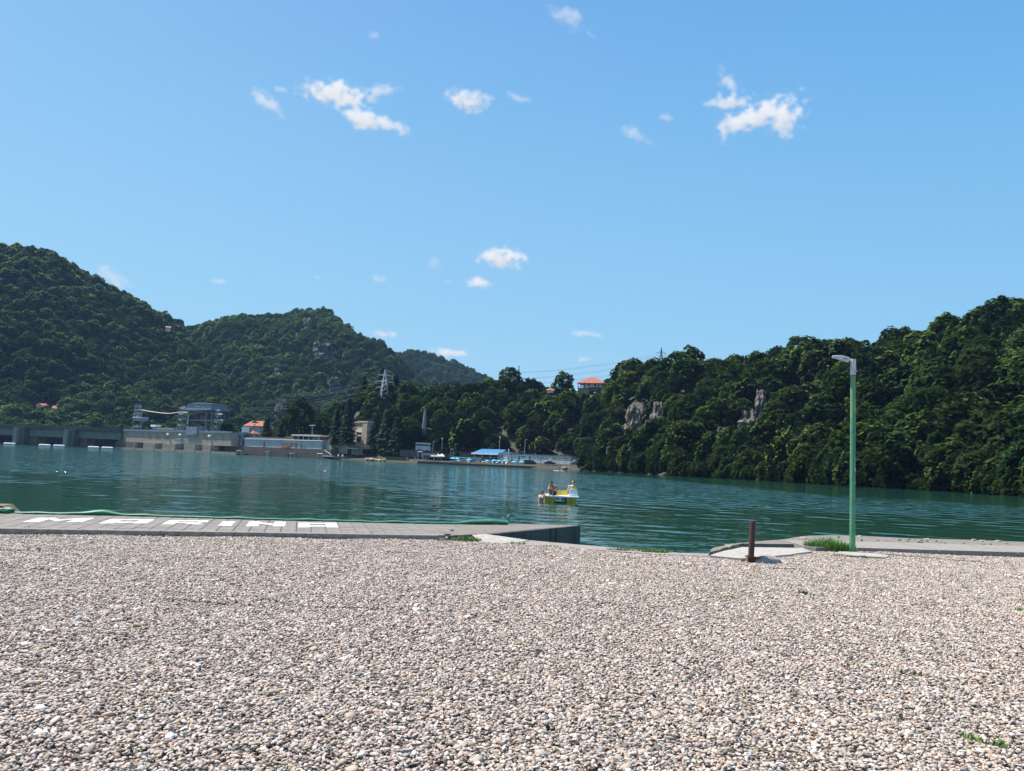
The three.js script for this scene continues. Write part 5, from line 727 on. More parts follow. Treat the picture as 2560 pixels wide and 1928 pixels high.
// the hilltop house
{
  const D = 372, f = new Facade(1435, D, 1525, D - 4), o = f.group('hilltop_house', 'white hilltop house with a red hipped roof and a timber porch', 'house');
  f.part('wall', [1458.5, 956, 1503, 972], -8, 0, M.whiteWall); part('roof', gableRoof(f, 1444, 0, 1511, 957, 941, -9, 1, 0.3, 0.4), M.roofTile, o); f.part('terrace', [1476, 969.5, 1502, 979], -3, 3.4, M.brick); f.part('porch_floor', [1447, 971.8, 1476, 975], -7.5, 2.6, M.timber); f.part('plinth', [1448, 975.1, 1475.8, 985], -7.4, 2.4, M.oldConcrete);
  for (const [u, z] of [[1446, 1], [1446, -7], [1452.5, 1], [1464, 2.4]]) f.part('porch_post', [u, hor(u) - 205.5, u + 1.5, hor(u) - 189], z - 0.2, z, M.timber); part('porch_rail', rod(f.at(1446, 968, 1), f.at(1464, 968.6, 1), 0.09), M.timber, o);
  windowIn(f, [1469.3, 959.8, 1476.3, 964], 0, o, M.timber); windowIn(f, [1485.2, 960, 1490.6, 965], 0, o, M.timber); windowIn(f, [1495.2, 961, 1498.6, 966], 0, o, M.timber); f.part('door', [1459.5, 958.6, 1462, 970], 0.01, 0.06, M.dark); part('chimney', box(f.at(1509.6, 956).x, f.at(1509, 958).y, -4, f.at(1511, 956).x, f.at(1509, 953).y, -3.2), M.brick, o);
  const g = new Facade(1420, D + 6, 1450, D + 6), s = g.group('shed', 'low grey-roofed shed left of the hilltop house', 'shed'); g.part('wall', [1424, 976, 1446, 984], -4, 0, M.cream2); part('roof', gableRoof(g, 1422, 0, 1447, 976, 972.5, -4, 0, 0.4, 0.1), M.greyWall, s);
  const h = new Facade(1360, D + 12, 1390, D + 12), k = h.group('cottage', 'red cottage roof showing between the treetops left of the hilltop house', 'house'); h.part('wall', [1367, 975, 1385, 983], -6, 0, M.cream2); part('roof', gableRoof(h, 1366, 0, 1386, 975.5, 970, -6, 0, 0.4, 0.2), M.roofTile, k); h.part('chimney', [1378.5, 968.5, 1380.2, 973], -3.4, -2.6, M.brick);
  keepOpen(1440, 938, 1514, 985, D + 2); keepOpen(1474, 975, 1514, 985, D - 2); keepOpen(1422, 970, 1448, 980, D + 8); keepOpen(1367, 969, 1384, 976, D + 14);
  const a = [at(1472, 985, D - 3), at(1516, 976, D - 2), at(1520, 985, D - 8), at(1480, 998, D - 8)]; const m = struct('dry_meadow', facets([...quad(a[0], a[3], a[2], a[1]), ...quad(a[0].clone().setY(0), a[1].clone().setY(0), a[2].clone().setY(0), a[3].clone().setY(0))]), M.dryGrass);
  keepOpen(1478, 978, 1516, 990, D - 6);
}
// houses on the left hillside
for (const [u0, u1, vr, ve, , label] of [[89, 119, 1008, 1016.5, 0, 'larger red roof among the trees on the left hillside'], [130, 147, 1014, 1021, 0, 'smaller red roof beside the larger one on the left hillside'], [413, 428, 814.5, 819, 0, 'small brown-roofed house on the saddle between the hills']]) { const D = (meets(hillA, (u0 + u1) / 2, ve + 7) ?? 850) - 8, f = new Facade(u0 - 10, D, u1 + 10, D), o = f.group('hillside_house', label, 'house', 'houses on the far hillside'); f.part('wall', [u0 + 1.5, ve, u1 - 1.5, ve + 9], -7, 0, M.cream2); part('roof', gableRoof(f, u0, 0, u1, ve, vr, -7.5, 0.5, 0.4, 0.12), M.roofTile, o); f.part('window', [u0 + 5, ve + 2, u0 + 8, ve + 5], 0.01, 0.06, M.glass); keepOpen(u0 - 6, vr - 2, u1 + 6, ve + 5, D + 10); }
// pylons, mast and wires
function pylon(label, u, v0, v1, D, w, arms, turn, mat) {
  const a = at(u, v1, D), t = at(u, v0, D), H = t.y - a.y + 4, o = thing('pylon', label, 'pylon', V(a.x, a.y - 4, a.z), turn, 'power line pylons'), g = [];
  const leg = (y) => w * (y < 0.75 ? lerp(1, 0.3, y / 0.75) : lerp(0.3, 0.04, (y - 0.75) / 0.25)), n = 10, C = [[-1, -1], [1, -1], [1, 1], [-1, 1]];
  for (let i = 0; i < n; i++) { const y0 = i / n, y1 = (i + 1) / n, w0 = leg(y0), w1 = leg(y1), P = (k, y, ww) => V(C[k][0] * ww, y * H, C[k][1] * ww); for (let k = 0; k < 4; k++) { const m = (k + 1) % 4; g.push(rod(P(k, y0, w0), P(k, y1, w1), 0.13, 0.13, 4), rod(P(k, y0, w0), P(m, y1, w1), 0.075, 0.075, 3), rod(P(m, y0, w0), P(k, y1, w1), 0.075, 0.075, 3)); } }
  part('lattice', g, mat, o); const ends = [];
  for (const [v, half] of arms) { const y = at(u, v, D).y - o.position.y; part('crossarm', [rod(V(-half, y, 0), V(half, y, 0), 0.1, 0.1, 4), rod(V(-half, y, 0), V(0, y + 1, 0), 0.07, 0.07, 4), rod(V(half, y, 0), V(0, y + 1, 0), 0.07, 0.07, 4)], mat, o); for (const s of [-1, 1]) { part('insulator', rod(V(s * half, y, 0), V(s * half, y - 1, 0), 0.11, 0.11, 5), M.white, o); ends.push(V(s * half, y - 1, 0)); } }
  o.updateMatrixWorld(true); return ends.map((e) => o.localToWorld(e));
}
{
  const P1 = pylon('steel lattice pylon on the knoll above the beige house', 958, 924, 1016, 405, 2.9, [[939, 4], [955, 4.8], [970, 4.4]], 0.5, M.galvanised), P2 = pylon('slim lattice pylon on the ridge right of the hilltop house', 1652, 869, 928, 372, 1.5, [[883, 2.3], [898, 2.7], [913, 2.2]], 0.1, M.steel);
  keepOpen(944, 926, 970, 1004, 405); keepOpen(1645, 869, 1660, 915, 372);
  const wire = (a, b, sag, label, r = 0.07) => { const m = a.clone().lerp(b, 0.5); m.y -= sag; const w = part('power_line', tube([a, a.clone().lerp(m, 0.5).add(V(0, -sag * 0.25, 0)), m, b.clone().lerp(m, 0.5).add(V(0, -sag * 0.25, 0)), b], r, 4, 32), M.wire); tag(w, label, 'power line', 'overhead power lines'); };
  const far = [at(700, 985, 640), at(700, 990, 640), at(640, 1003, 620), at(640, 1008, 620), at(600, 1020, 560), at(600, 1025, 560)]; P1.forEach((p, i) => wire(p, far[i], 3, 'power line sagging from the knoll pylon down towards the powerhouse'));
  const l = [at(1290, 932, 520), at(1292, 933, 520), at(1285, 948, 520), at(1288, 949, 520), at(1280, 962, 520), at(1283, 963, 520)], rgt = [at(1850, 930, 400), at(1852, 931, 400), at(1850, 945, 400), at(1852, 946, 400), at(1850, 958, 400), at(1852, 959, 400)];
  P2.forEach((p, i) => { wire(p, l[i], 1.5, 'power line strung across the sky left of the ridge pylon', 0.05); wire(p, rgt[i], 1.5, 'power line dropping behind the trees right of the ridge pylon', 0.04); });
  const a = at(1296, 955, 430), t = at(1298, 914, 430), o = thing('antenna_mast', 'slender telecom mast rising behind the treetops', 'mast', V(a.x, a.y - 6, a.z)), h = t.y - o.position.y; part('shaft', rod(V(0, 0, 0), V(0, h, 0), 0.32, 0.2, 6), M.steel, o); for (const [y, r] of [[h - 0.4, 0.32], [h - 2.2, 0.5], [h - 3.2, 0.42], [h - 5.5, 0.3]]) part('antenna', box(-r, y - 0.9, -0.2, r, y, 0.2), M.galvanised, o); part('dish', new THREE.CylinderGeometry(0.6, 0.5, 0.3, 12).rotateZ(1.5).translate(0.7, h - 8, 0), M.white, o); keepOpen(1292, 914, 1301, 940, 430);
}
// shore stones right of the deck
{ const r = rng(55); for (let i = 0; i < 22; i++) { const u = i < 10 ? 905 + r() * 60 : 1408 + r() * 26, D = i < 10 ? 334 - (u - 905) * 0.16 - r() * 2 : 291 - r() * 3, p = spot(u, D), s = 0.4 + 0.6 * r(), m = part('boulder', stoneGeo(i * 2.1, s * 1.3, s * 0.8, s, 0.4, 2), i < 10 ? matte(0.42, 0.32, 0.2) : rockMat); m.position.set(p.x, 0.35 + r() * 0.4, p.z); m.rotation.y = r() * 6; tag(m, i < 10 ? 'tan boulder on the shore below the beige house' : 'grey boulder on the shore right of the clubhouse', 'boulder', i < 10 ? 'tan shore boulders' : 'grey shore boulders'); } }
// conifers and single trees around the harbour
function conifer(label, u, v0, v1, D, R, mat, seed) { const a = at(u, v1, D), t = at(u, v0, D), H = t.y - a.y + 1, o = thing('conifer', label, 'conifer', V(a.x, a.y - 1, a.z), seed); part('crown', coniferGeo(seed, H, R, Math.round(10 + H * 0.9), 14), mat, o); part('trunk', rod(V(0, -1, 0), V(0, H * 0.9, 0), 0.35, 0.06, 7), M.bark, o); }
conifer('tall dark spruce in front of the beige house', 868, 992, 1112, 350, 6.2, needle, 3); conifer('dark spruce left of the tall spruce', 838, 1020, 1112, 352, 4.2, needle, 5); conifer('rounded conifer right of the red-roofed house', 664, 1042, 1096, 402, 4.6, needle2, 7); conifer('slim dark conifer behind the rounded one', 700, 1058, 1096, 410, 2.6, needle, 8);
conifer('dark pine right of the beige house', 935, 1030, 1136, 352, 6.5, needle, 11); conifer('second dark pine right of the beige house', 962, 1022, 1140, 348, 6.5, needle2, 13); conifer('third dark pine beside the stone wall', 990, 1040, 1142, 344, 6.5, needle, 17); conifer('small conifer left of the blue roof', 1140, 1108, 1140, 324, 1.9, needle2, 19);
conifer('broad dark pine behind the knoll pylon', 905, 938, 1020, 430, 8, needle, 21); conifer('broad dark pine behind and right of the knoll pylon', 950, 918, 1015, 436, 9, needle, 23); conifer('broad dark pine right of the knoll pylon', 985, 935, 1015, 432, 7, needle, 25); const skyName = ['leftmost', 'second', 'third', 'fourth', 'fifth', 'rightmost']; for (let i = 0; i < 6; i++) conifer(skyName[i] + ' of six dark conifers on the castle hill skyline', 648 + i * 12, 784 + [6, 3, 0, 3, 0, 4][i], 803, 1035, 5.5, needle, 30 + i);
function lone(label, u, v0, v1, D, tone, variant) { const a = at(u, v1, D), t = at(u, v0, D), h = t.y - a.y, o = thing('broadleaf_tree', label, 'tree', V(a.x, a.y, a.z), u), k = h * 0.46 / CR, c = part('crown', crowns[variant], tone, o); c.scale.set(k, k * 1.05, k); c.position.y = h * 0.56; const s = part('trunk', trunkGeo, M.bark, o); s.scale.setScalar(h / 11); }
lone('leafy broad tree behind the terrace cafe', 748, 1018, 1098, 396, leafMats[2], 3); lone('yellow-green tree left of the gate house', 566, 1058, 1092, 412, leafMats[5], 0); lone('lone round tree standing on the saddle skyline', 448, 802, 824, 870, leafMats[3], 1); lone('tree between the terrace cafe and the spruces', 800, 1040, 1100, 390, leafMats[0], 4); lone('round shrub right of the cream parasols', 1112, 1120, 1142, 322, leafMats[3], 2); lone('leafy tree rising over the wood below the telecom mast', 1275, 930, 985, 410, leafMats[1], 6); lone('tree standing above the ridge left of the hilltop house', 1405, 945, 1000, 392, leafMats[1], 3); lone('feathery tree standing above the ridge right of the hilltop house', 1560, 912, 975, 372, leafMats[3], 5);
for (const [u, D, h, k] of [[575, 480, 12, 0], [590, 520, 13, 3], [620, 470, 11, 1], [690, 450, 12, 2], [715, 440, 12, 0], [775, 415, 13, 4], [785, 405, 12, 1], [730, 430, 14, 3], [640, 480, 14, 0], [672, 500, 14, 2]]) { const p = spot(u, D), o = thing('broadleaf_tree', 'leafy tree in the belt of trees behind the pale harbour wall', 'tree', V(p.x, 2, p.z), u, 'trees behind the harbour wall'), c = part('crown', crowns[(u + k) % 8], leafMats[k], o); c.scale.setScalar(h * 0.46 / CR); c.position.y = h * 0.55; part('trunk', trunkGeo, M.bark, o).scale.setScalar(h / 11); }

// ---- trees: where each one stands
{
  const r = rng(404), list = [];
  const scatter = (h, us, ue, s0, s1, gap, size, own) => {
    const cols = [];
    for (let s = s0; s < s1;) {
      const mid = h.height((us + ue) / 2, s), D = Math.hypot(mid.x, mid.z), du = gap / D * F * 0.97;
      for (let u = us + du * r(); u < ue; u += du) {
        const uu = u + (r() - 0.5) * du * 0.9, ss = clamp(s + (r() - 0.5) * own.ds * 0.9, 0, h.nS - 1.01), p = h.height(uu, ss), k = size * (0.72 + 0.55 * r() * (0.6 + 0.4 * r())), [su, sv, sz] = seenAt(V(p.x, p.y + k * 1.1, p.z)), D2 = Math.hypot(p.x, p.z), px = k / D2 * F;
        if (p.y < (own.bush ? -0.4 : 0.3) || sz > 0) continue;
        if (own.skip && own.skip(uu, ss, p, D2)) continue;
        if (open.some(([a, b, c, d, dist]) => D2 < dist + 3 && su > a - px * (D2 > 500 ? 0.45 : 0.62) && su < c + px * (D2 > 500 ? 0.45 : 0.62) && sv > b - px * 0.7 && sv - px * (D2 > 500 ? 0.8 : 0.3) < d)) continue;
        list.push({ p, k, su, sv, D: D2, u: uu, s: ss, own });
      }
      s += own.ds;
    }
  };
  const club = (u) => smooth(u, 790, 840) * (1 - smooth(u, 1440, 1500));
  const bankOwn = { near: true, ds: 0.36, skip: (u, s, p, D) => (u > 800 && u < 1462 && s < 4.02) || (u > 1425 && u < 1515 && s > 6.2) || (u <= 800 && s < 3.2) };
  scatter(bank, 760, 3000, 3.1, 7.9, 7.0, 4.9, bankOwn);
  scatter(bank, 1462, 3000, 1.75, 3.0, 4.6, 3.5, { near: true, shore: true, ds: 0.62, skip: (u) => u < 1500 && r() < 0.3 });
  scatter(bank, 1452, 3000, 0.9, 1.55, 2.4, 2.2, { near: true, shore: true, bush: true, ds: 0.32, skip: (u) => r() < 0.3 });
  scatter(hillA, -560, 640, 1.0, 6.7, 8.4, 5.6, { ds: 0.13 });
  scatter(hillB, 380, 1160, 1.0, 6.7, 8.6, 5.4, { ds: 0.115, tone: 1 });
  scatter(hillC, 880, 1380, 3.0, 6.7, 9.5, 5.6, { ds: 0.2, tone: 2 });
  // the largest in the picture stand as trees of their own
  const inFrame = (t) => t.own.near && t.su > -30 && t.su < 2590;
  const mine = list.filter(inFrame).sort((a, b) => b.k / b.D * (b.own.shore ? 1.6 : 1) - a.k / a.D * (a.own.shore ? 1.6 : 1)).slice(0, 300), chosen = new Set(mine);
  const where = (t) => t.own.bush ? ['low leafy bush overhanging the water below the wooded bank', 'bush', 'waterside bushes'] : t.own.shore ? (t.u < 1900 ? ['leafy tree at the water edge between the white clubhouse and the rock spire', 'tree', 'trees at the water edge'] : ['leafy tree at the water edge right of the rock spire', 'tree', 'trees at the water edge on the right'])
    : t.u < 1450 ? ['broadleaf tree in the wood behind the clubhouse and blue parasols', 'tree', 'trees behind the clubhouse'] : t.u < 1870 ? ['broadleaf tree in the wood around the pale cliffs', 'tree', 'trees around the cliffs'] : t.u < 2140 ? ['broadleaf tree on the slope between the rock spire and the lamp post', 'tree', 'trees by the rock spire'] : ['broadleaf tree on the high wooded slope right of the lamp post', 'tree', 'trees of the high slope'];
  const pine = coniferGeo(9, 11, 2.6, 16, 9);
  for (const t of mine) {
    const [label, cat, group] = where(t), o = thing(t.own.bush ? 'bush' : 'broadleaf_tree', label, cat, t.p, r() * 6.283, group), f = t.k / CR, v = Math.floor(r() * 8);
    const c = part('crown', crowns[v], leafMats[Math.floor(r() * (t.own.shore ? 6 : 5))], o); c.scale.set(f * (0.9 + 0.25 * r()), f * (0.95 + 0.3 * r()), f * (0.9 + 0.25 * r())); c.position.y = t.k * (t.own.bush ? 0.45 : 0.95);
    const k = part('trunk', trunkGeo, M.bark, o); k.scale.setScalar(f * (t.own.bush ? 0.5 : 0.95));
  }
  const rest = list.filter((t) => !chosen.has(t)), sets = { forest: [[], [], [], [], [], [], [], []], far: [[], [], [], [], [], [], [], []] }, o = new THREE.Object3D();
  for (const t of rest) {
    const f = t.k / CR; o.position.set(t.p.x, t.p.y + t.k * 0.85, t.p.z); o.rotation.set((r() - 0.5) * 0.2, r() * 6.283, (r() - 0.5) * 0.2); o.scale.set(f * (0.9 + 0.3 * r()), f * (0.85 + 0.4 * r()), f * (0.9 + 0.3 * r())); o.updateMatrix();
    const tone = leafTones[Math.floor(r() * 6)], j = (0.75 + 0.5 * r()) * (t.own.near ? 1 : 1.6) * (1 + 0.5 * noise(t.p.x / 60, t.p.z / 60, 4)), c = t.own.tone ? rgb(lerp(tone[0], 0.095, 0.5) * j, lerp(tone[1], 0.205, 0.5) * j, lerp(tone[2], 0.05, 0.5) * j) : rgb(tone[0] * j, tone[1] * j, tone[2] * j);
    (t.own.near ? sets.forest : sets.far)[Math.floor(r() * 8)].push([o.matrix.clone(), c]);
  }
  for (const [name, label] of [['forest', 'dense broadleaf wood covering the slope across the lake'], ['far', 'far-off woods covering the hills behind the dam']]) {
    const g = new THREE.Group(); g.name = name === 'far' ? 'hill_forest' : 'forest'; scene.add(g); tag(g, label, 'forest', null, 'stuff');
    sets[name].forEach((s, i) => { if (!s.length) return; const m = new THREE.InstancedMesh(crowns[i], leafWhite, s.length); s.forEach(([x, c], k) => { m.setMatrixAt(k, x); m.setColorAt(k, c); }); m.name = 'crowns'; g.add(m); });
  }
  console.log('trees', list.length, 'near', list.filter((t) => t.own.near).length, 'own', mine.length);
}

// ---------------------------------------------------------------- people and boats
const smin = (a, b, k) => { const h = clamp(0.5 + 0.5 * (b - a) / k, 0, 1); return lerp(b, a, h) - k * h * (1 - h); };
function fleshGeo(bones, res, k = 0.035, grow = 0) {   // bones: [a, b, radius at a, radius at b, optional flattening in z]
  const lo = V(9, 9, 9), hi = V(-9, -9, -9); for (const [a, b, ra, rb] of bones) for (const [p, r] of [[a, ra], [b, rb]]) { lo.min(p.clone().subScalar(r + grow + 0.05)); hi.max(p.clone().addScalar(r + grow + 0.05)); }
  const c = lo.clone().add(hi).multiplyScalar(0.5), half = Math.max(hi.x - lo.x, hi.y - lo.y, hi.z - lo.z) / 2 * 1.06, mc = new MarchingCubes(res, M.white, false, false, 60000); mc.isolation = 0;
  const p = V(), ab = V(), ap = V(), h2 = res / 2;
  for (let z = 0; z < res; z++) for (let y = 0; y < res; y++) for (let x = 0; x < res; x++) {
    p.set((x - h2) / h2 * half + c.x, (y - h2) / h2 * half + c.y, (z - h2) / h2 * half + c.z); let d = 9;
    for (const [a, b, ra, rb, flat = 1] of bones) { ab.subVectors(b, a); ap.subVectors(p, a); const t = clamp(ap.dot(ab) / (ab.lengthSq() || 1e-9), 0, 1); ap.addScaledVector(ab, -t); ap.z /= flat; d = smin(d, ap.length() - lerp(ra, rb, t) - grow, k); }
    mc.field[x + y * res + z * res * res] = -d;
  }
  mc.update(); const n = mc.count, g = new THREE.BufferGeometry(), pos = new Float32Array(n * 3), nor = new Float32Array(n * 3);
  for (let i = 0; i < n; i++) for (let j = 0; j < 3; j++) { pos[3 * i + j] = mc.positionArray[3 * i + j] * half + c.getComponent(j); }
  g.setAttribute('position', new THREE.BufferAttribute(pos, 3)); const m = mergeVertices(g, 1e-4); m.computeVertexNormals(); m.setAttribute('uv', new THREE.BufferAttribute(new Float32Array(m.attributes.position.count * 2), 2)); return m;
}
function handGeo(w, dir, side) {   // a relaxed hand: palm and five bent fingers, from the wrist
  const g = [], d = dir.clone().normalize(), s = side.clone().normalize(), n = d.clone().cross(s), end = w.clone().addScaledVector(d, 0.085);
  const cap = (a, b, r) => { const L = a.distanceTo(b), q = new THREE.CapsuleGeometry(r, L, 3, 6); return q.translate(0, L / 2, 0).applyQuaternion(new THREE.Quaternion().setFromUnitVectors(V(0, 1, 0), b.clone().sub(a).normalize())).translate(a.x, a.y, a.z); };
  for (let i = 0; i < 4; i++) { const k = w.clone().addScaledVector(s, (i - 1.5) * 0.02).addScaledVector(d, 0.02), b = end.clone().addScaledVector(s, (i - 1.5) * 0.021), L = [0.032, 0.038, 0.035, 0.027][i], m = b.clone().addScaledVector(d, L).addScaledVector(n, 0.006); g.push(cap(k, b, 0.013), cap(b, m, 0.009), cap(m, m.clone().addScaledVector(d, L * 0.8).addScaledVector(n, 0.018), 0.008)); }
  const t0 = w.clone().addScaledVector(d, 0.025).addScaledVector(s, 0.034), t1 = t0.clone().addScaledVector(d, 0.035).addScaledVector(s, 0.028); g.push(cap(t0, t1, 0.011), cap(t1, t1.clone().addScaledVector(d, 0.03).addScaledVector(n, 0.008), 0.009)); return g;
}
function headBones(c, look, k = 1) {   // skull, jaw, nose, ears, brow
  const f = look.clone().normalize(), r = V(f.z, 0, -f.x).normalize(), P = (x, y, z) => c.clone().addScaledVector(r, x * k).add(V(0, y * k, 0)).addScaledVector(f, z * k);
  return [[P(0, 0.035, -0.015), P(0, 0.03, 0.02), 0.088 * k, 0.084 * k], [P(0, -0.02, 0.02), P(0, -0.075, 0.055), 0.07 * k, 0.042 * k], [P(0, 0.012, 0.098), P(0, -0.018, 0.116), 0.012 * k, 0.016 * k], [P(0.085, 0, -0.005), P(0.092, 0.03, -0.01), 0.014 * k, 0.017 * k], [P(-0.085, 0, -0.005), P(-0.092, 0.03, -0.01), 0.014 * k, 0.017 * k], [P(-0.03, 0.03, 0.088), P(0.03, 0.03, 0.088), 0.016 * k, 0.016 * k], [P(-0.02, -0.05, 0.085), P(0.02, -0.05, 0.085), 0.012 * k, 0.012 * k]];
}
function hairGeo(c, look, k = 1) { const g = new THREE.SphereGeometry(0.098 * k, 20, 14, 0, 6.2832, 0, 1.75), p = g.attributes.position; for (let i = 0; i < p.count; i++) { const w = 1 + 0.06 * noise(p.getX(i) * 60, p.getY(i) * 60, p.getZ(i) * 60); p.setXYZ(i, p.getX(i) * w, p.getY(i) * w, p.getZ(i) * w * 1.08); } g.computeVertexNormals(); const f = look.clone().setY(0).normalize(); return g.rotateX(-0.42).rotateY(Math.atan2(f.x, f.z)).translate(c.x, c.y + 0.035 * k, c.z - 0.0); }
function person(label, pos, turn, { body, head, look, hands = [], shorts, skin, hair, cloth, k = 1, group, res = 84 }) {
  const o = thing('person', label, 'person', pos, turn, group), eyes = [], f = look.clone().normalize(), r = V(f.z, 0, -f.x).normalize();
  const g = join([fleshGeo(body, res), fleshGeo(headBones(head, look, k), 40, 0.02), ...hands.flatMap((h) => handGeo(...h))]); part('body', g, skin, o);
  for (const s of [-1, 1]) { const e = head.clone().addScaledVector(r, s * 0.033 * k).add(V(0, 0.012 * k, 0)).addScaledVector(f, 0.1 * k); part('eye', new THREE.SphereGeometry(0.011 * k, 8, 6).translate(e.x, e.y, e.z), M.dark, o); }
  part('hair', hairGeo(head, look, k), hair, o); if (shorts) part('shorts', fleshGeo(shorts, 44, 0.03, 0.014), cloth, o); return o;
}
// ---- the pedal boat
{
  const c = onY(1401, 1257.5, 0), boat = thing('pedal_boat', 'white and yellow pedal boat with two people aboard on the lake', 'boat', V(c.x, 0, c.z), 0), S = (0.0218);
  boat.rotation.y = -0.03;
  const white = matte(0.80, 0.79, 0.79, { roughness: 0.4 }), yellow = matte(0.55, 0.33, 0.012, { roughness: 0.45 }), seatY = matte(0.84, 0.60, 0.05, { roughness: 0.45 });
  const deck = new THREE.Shape(); deck.moveTo(-0.92, 0); deck.lineTo(-0.96, 0.5); deck.lineTo(-0.8, 2.1); deck.lineTo(0.8, 2.1); deck.lineTo(0.98, 0.5); deck.lineTo(0.96, 0); deck.closePath();
  part('deck', metreUV(new THREE.ExtrudeGeometry(deck, { depth: 0.05, bevelEnabled: true, bevelSize: 0.03, bevelThickness: 0.02, bevelSegments: 2 }).rotateX(-Math.PI / 2).translate(0, 0.31, 0)), white, boat);
  for (const x of [-0.58, 0.58]) { const s = new THREE.Shape(); s.moveTo(-0.24, 0.3); s.lineTo(-0.21, -0.1); s.quadraticCurveTo(0, -0.26, 0.21, -0.1); s.lineTo(0.24, 0.3); part('pontoon', new THREE.ExtrudeGeometry(s, { depth: 2.0, bevelEnabled: true, bevelSize: 0.03, bevelThickness: 0.05, bevelSegments: 2 }).translate(x, 0, -2.04), yellow, boat); part('rub_strip', box(x - 0.012, -0.05, 0.0, x + 0.012, 0.26, 0.035), M.dark, boat); }
  part('paddle_box', [box(-0.33, 0.02, -1.2, -0.30, 0.30, -0.08), box(0.30, 0.02, -1.2, 0.33, 0.30, -0.08), box(-0.33, 0.0, -0.09, 0.33, 0.06, -0.05)], M.dark, boat);
  for (const [x, a] of [[-0.16, 0.25], [0.13, -0.3], [0.24, 0]]) part('paddle_blade', box(-0.09 + (x > 0.2 ? 0.06 : 0), -0.06, -0.01, 0.09 - (x > 0.2 ? 0.06 : 0), 0.07, 0.01).rotateZ(a).translate(x, 0.2, -0.4), white, boat);
  part('paddle_axle', rod(V(-0.33, 0.14, -0.45), V(0.33, 0.14, -0.45), 0.02), M.galvanised, boat);
  // two yellow bucket seats side by side, their backs towards the beach
  for (const x of [-0.12, 0.24]) { const s = new THREE.Shape(); s.moveTo(-0.175, 0); s.lineTo(-0.155, 0.25); s.quadraticCurveTo(-0.15, 0.285, -0.11, 0.29); s.lineTo(0.11, 0.285); s.quadraticCurveTo(0.15, 0.28, 0.155, 0.24); s.lineTo(0.175, 0); part('seat_back', new THREE.ExtrudeGeometry(s, { depth: 0.05, bevelEnabled: true, bevelSize: 0.012, bevelThickness: 0.015, bevelSegments: 2 }).rotateX(-0.15).translate(x, 0.345, -0.72), seatY, boat); part('seat', box(x - 0.165, 0.365, -1.2, x + 0.165, 0.44, -0.76), seatY, boat); }
  // the high white stern seat on the right with a yellow pad
  { const s = new THREE.Shape(); s.moveTo(-0.26, 0); s.lineTo(-0.20, 0.32); s.quadraticCurveTo(-0.19, 0.39, -0.12, 0.40); s.lineTo(0.12, 0.40); s.quadraticCurveTo(0.19, 0.39, 0.2, 0.32); s.lineTo(0.25, 0); part('stern_seat', new THREE.ExtrudeGeometry(s, { depth: 0.07, bevelEnabled: true, bevelSize: 0.015, bevelThickness: 0.02, bevelSegments: 2 }).translate(0.70, 0.36, -0.24), white, boat); part('stern_bench', box(0.48, 0.372, -0.72, 0.92, 0.44, -0.27), white, boat); part('pad', box(-0.12, 0, -0.03, 0.13, 0.13, 0.03).translate(0.73, 0.785, -0.22), seatY, boat); }
  part('steering_column', rod(V(0.42, 0.36, -1.5), V(0.42, 0.72, -1.4), 0.02), M.galvanised, boat);

  const P0 = V(c.x, 0, c.z), skinTan = matte(0.36, 0.20, 0.135, { roughness: 0.6 }), skinPale = matte(0.60, 0.42, 0.34, { roughness: 0.6 }), skinMid = matte(0.48, 0.30, 0.225, { roughness: 0.6 }), darkHair = matte(0.018, 0.014, 0.012), brownHair = matte(0.05, 0.032, 0.022);
  { // left: crouching on the near edge with the knees drawn up, leaning on the left arm
    const hip = V(-0.40, 0.50, -0.50), chest = V(-0.42, 0.80, -0.36), neck = V(-0.46, 0.92, -0.30), head = V(-0.535, 1.02, -0.24), look = V(-0.35, -0.35, 0.9);
    const kneeL = V(-0.62, 0.72, -0.16), kneeR = V(-0.43, 0.70, -0.14), footL = V(-0.62, 0.405, -0.08), footR = V(-0.44, 0.405, -0.07), shL = V(-0.60, 0.86, -0.34), shR = V(-0.27, 0.87, -0.38), elR = V(-0.15, 0.70, -0.44), wrR = V(-0.24, 0.62, -0.52), elL = V(-0.68, 0.70, -0.22), wrL = V(-0.58, 0.76, -0.06);
    person('dark-haired person in swimwear crouching on the pedal boat with knees drawn up', P0, -0.03, { body: [[hip, V(-0.41, 0.66, -0.43), 0.125, 0.115, 0.8], [V(-0.41, 0.66, -0.43), chest, 0.115, 0.13, 0.75], [shL, shR, 0.065, 0.065], [neck, head, 0.048, 0.045], [V(-0.47, 0.49, -0.46), kneeL, 0.085, 0.06], [kneeL, V(-0.62, 0.44, -0.12), 0.056, 0.036], [V(-0.62, 0.425, -0.13), V(-0.63, 0.395, 0.02), 0.036, 0.024], [V(-0.35, 0.49, -0.46), kneeR, 0.085, 0.06], [kneeR, V(-0.44, 0.44, -0.11), 0.056, 0.036], [V(-0.44, 0.425, -0.12), V(-0.45, 0.395, 0.03), 0.036, 0.024], [shR, elR, 0.05, 0.037], [elR, wrR, 0.036, 0.026], [shL, elL, 0.05, 0.037], [elL, wrL, 0.036, 0.026]], head, look, hands: [[wrR, V(-0.1, -0.3, -0.6), V(1, 0, 0)], [wrL, V(0.6, -0.2, 0.4), V(0, 1, 0)]], shorts: [[V(-0.48, 0.48, -0.5), V(-0.33, 0.48, -0.5), 0.115, 0.115], [V(-0.47, 0.49, -0.46), V(-0.56, 0.62, -0.28), 0.085, 0.07], [V(-0.35, 0.49, -0.46), V(-0.40, 0.62, -0.26), 0.085, 0.07]], skin: skinTan, hair: darkHair, cloth: matte(0.03, 0.035, 0.05) });
  }
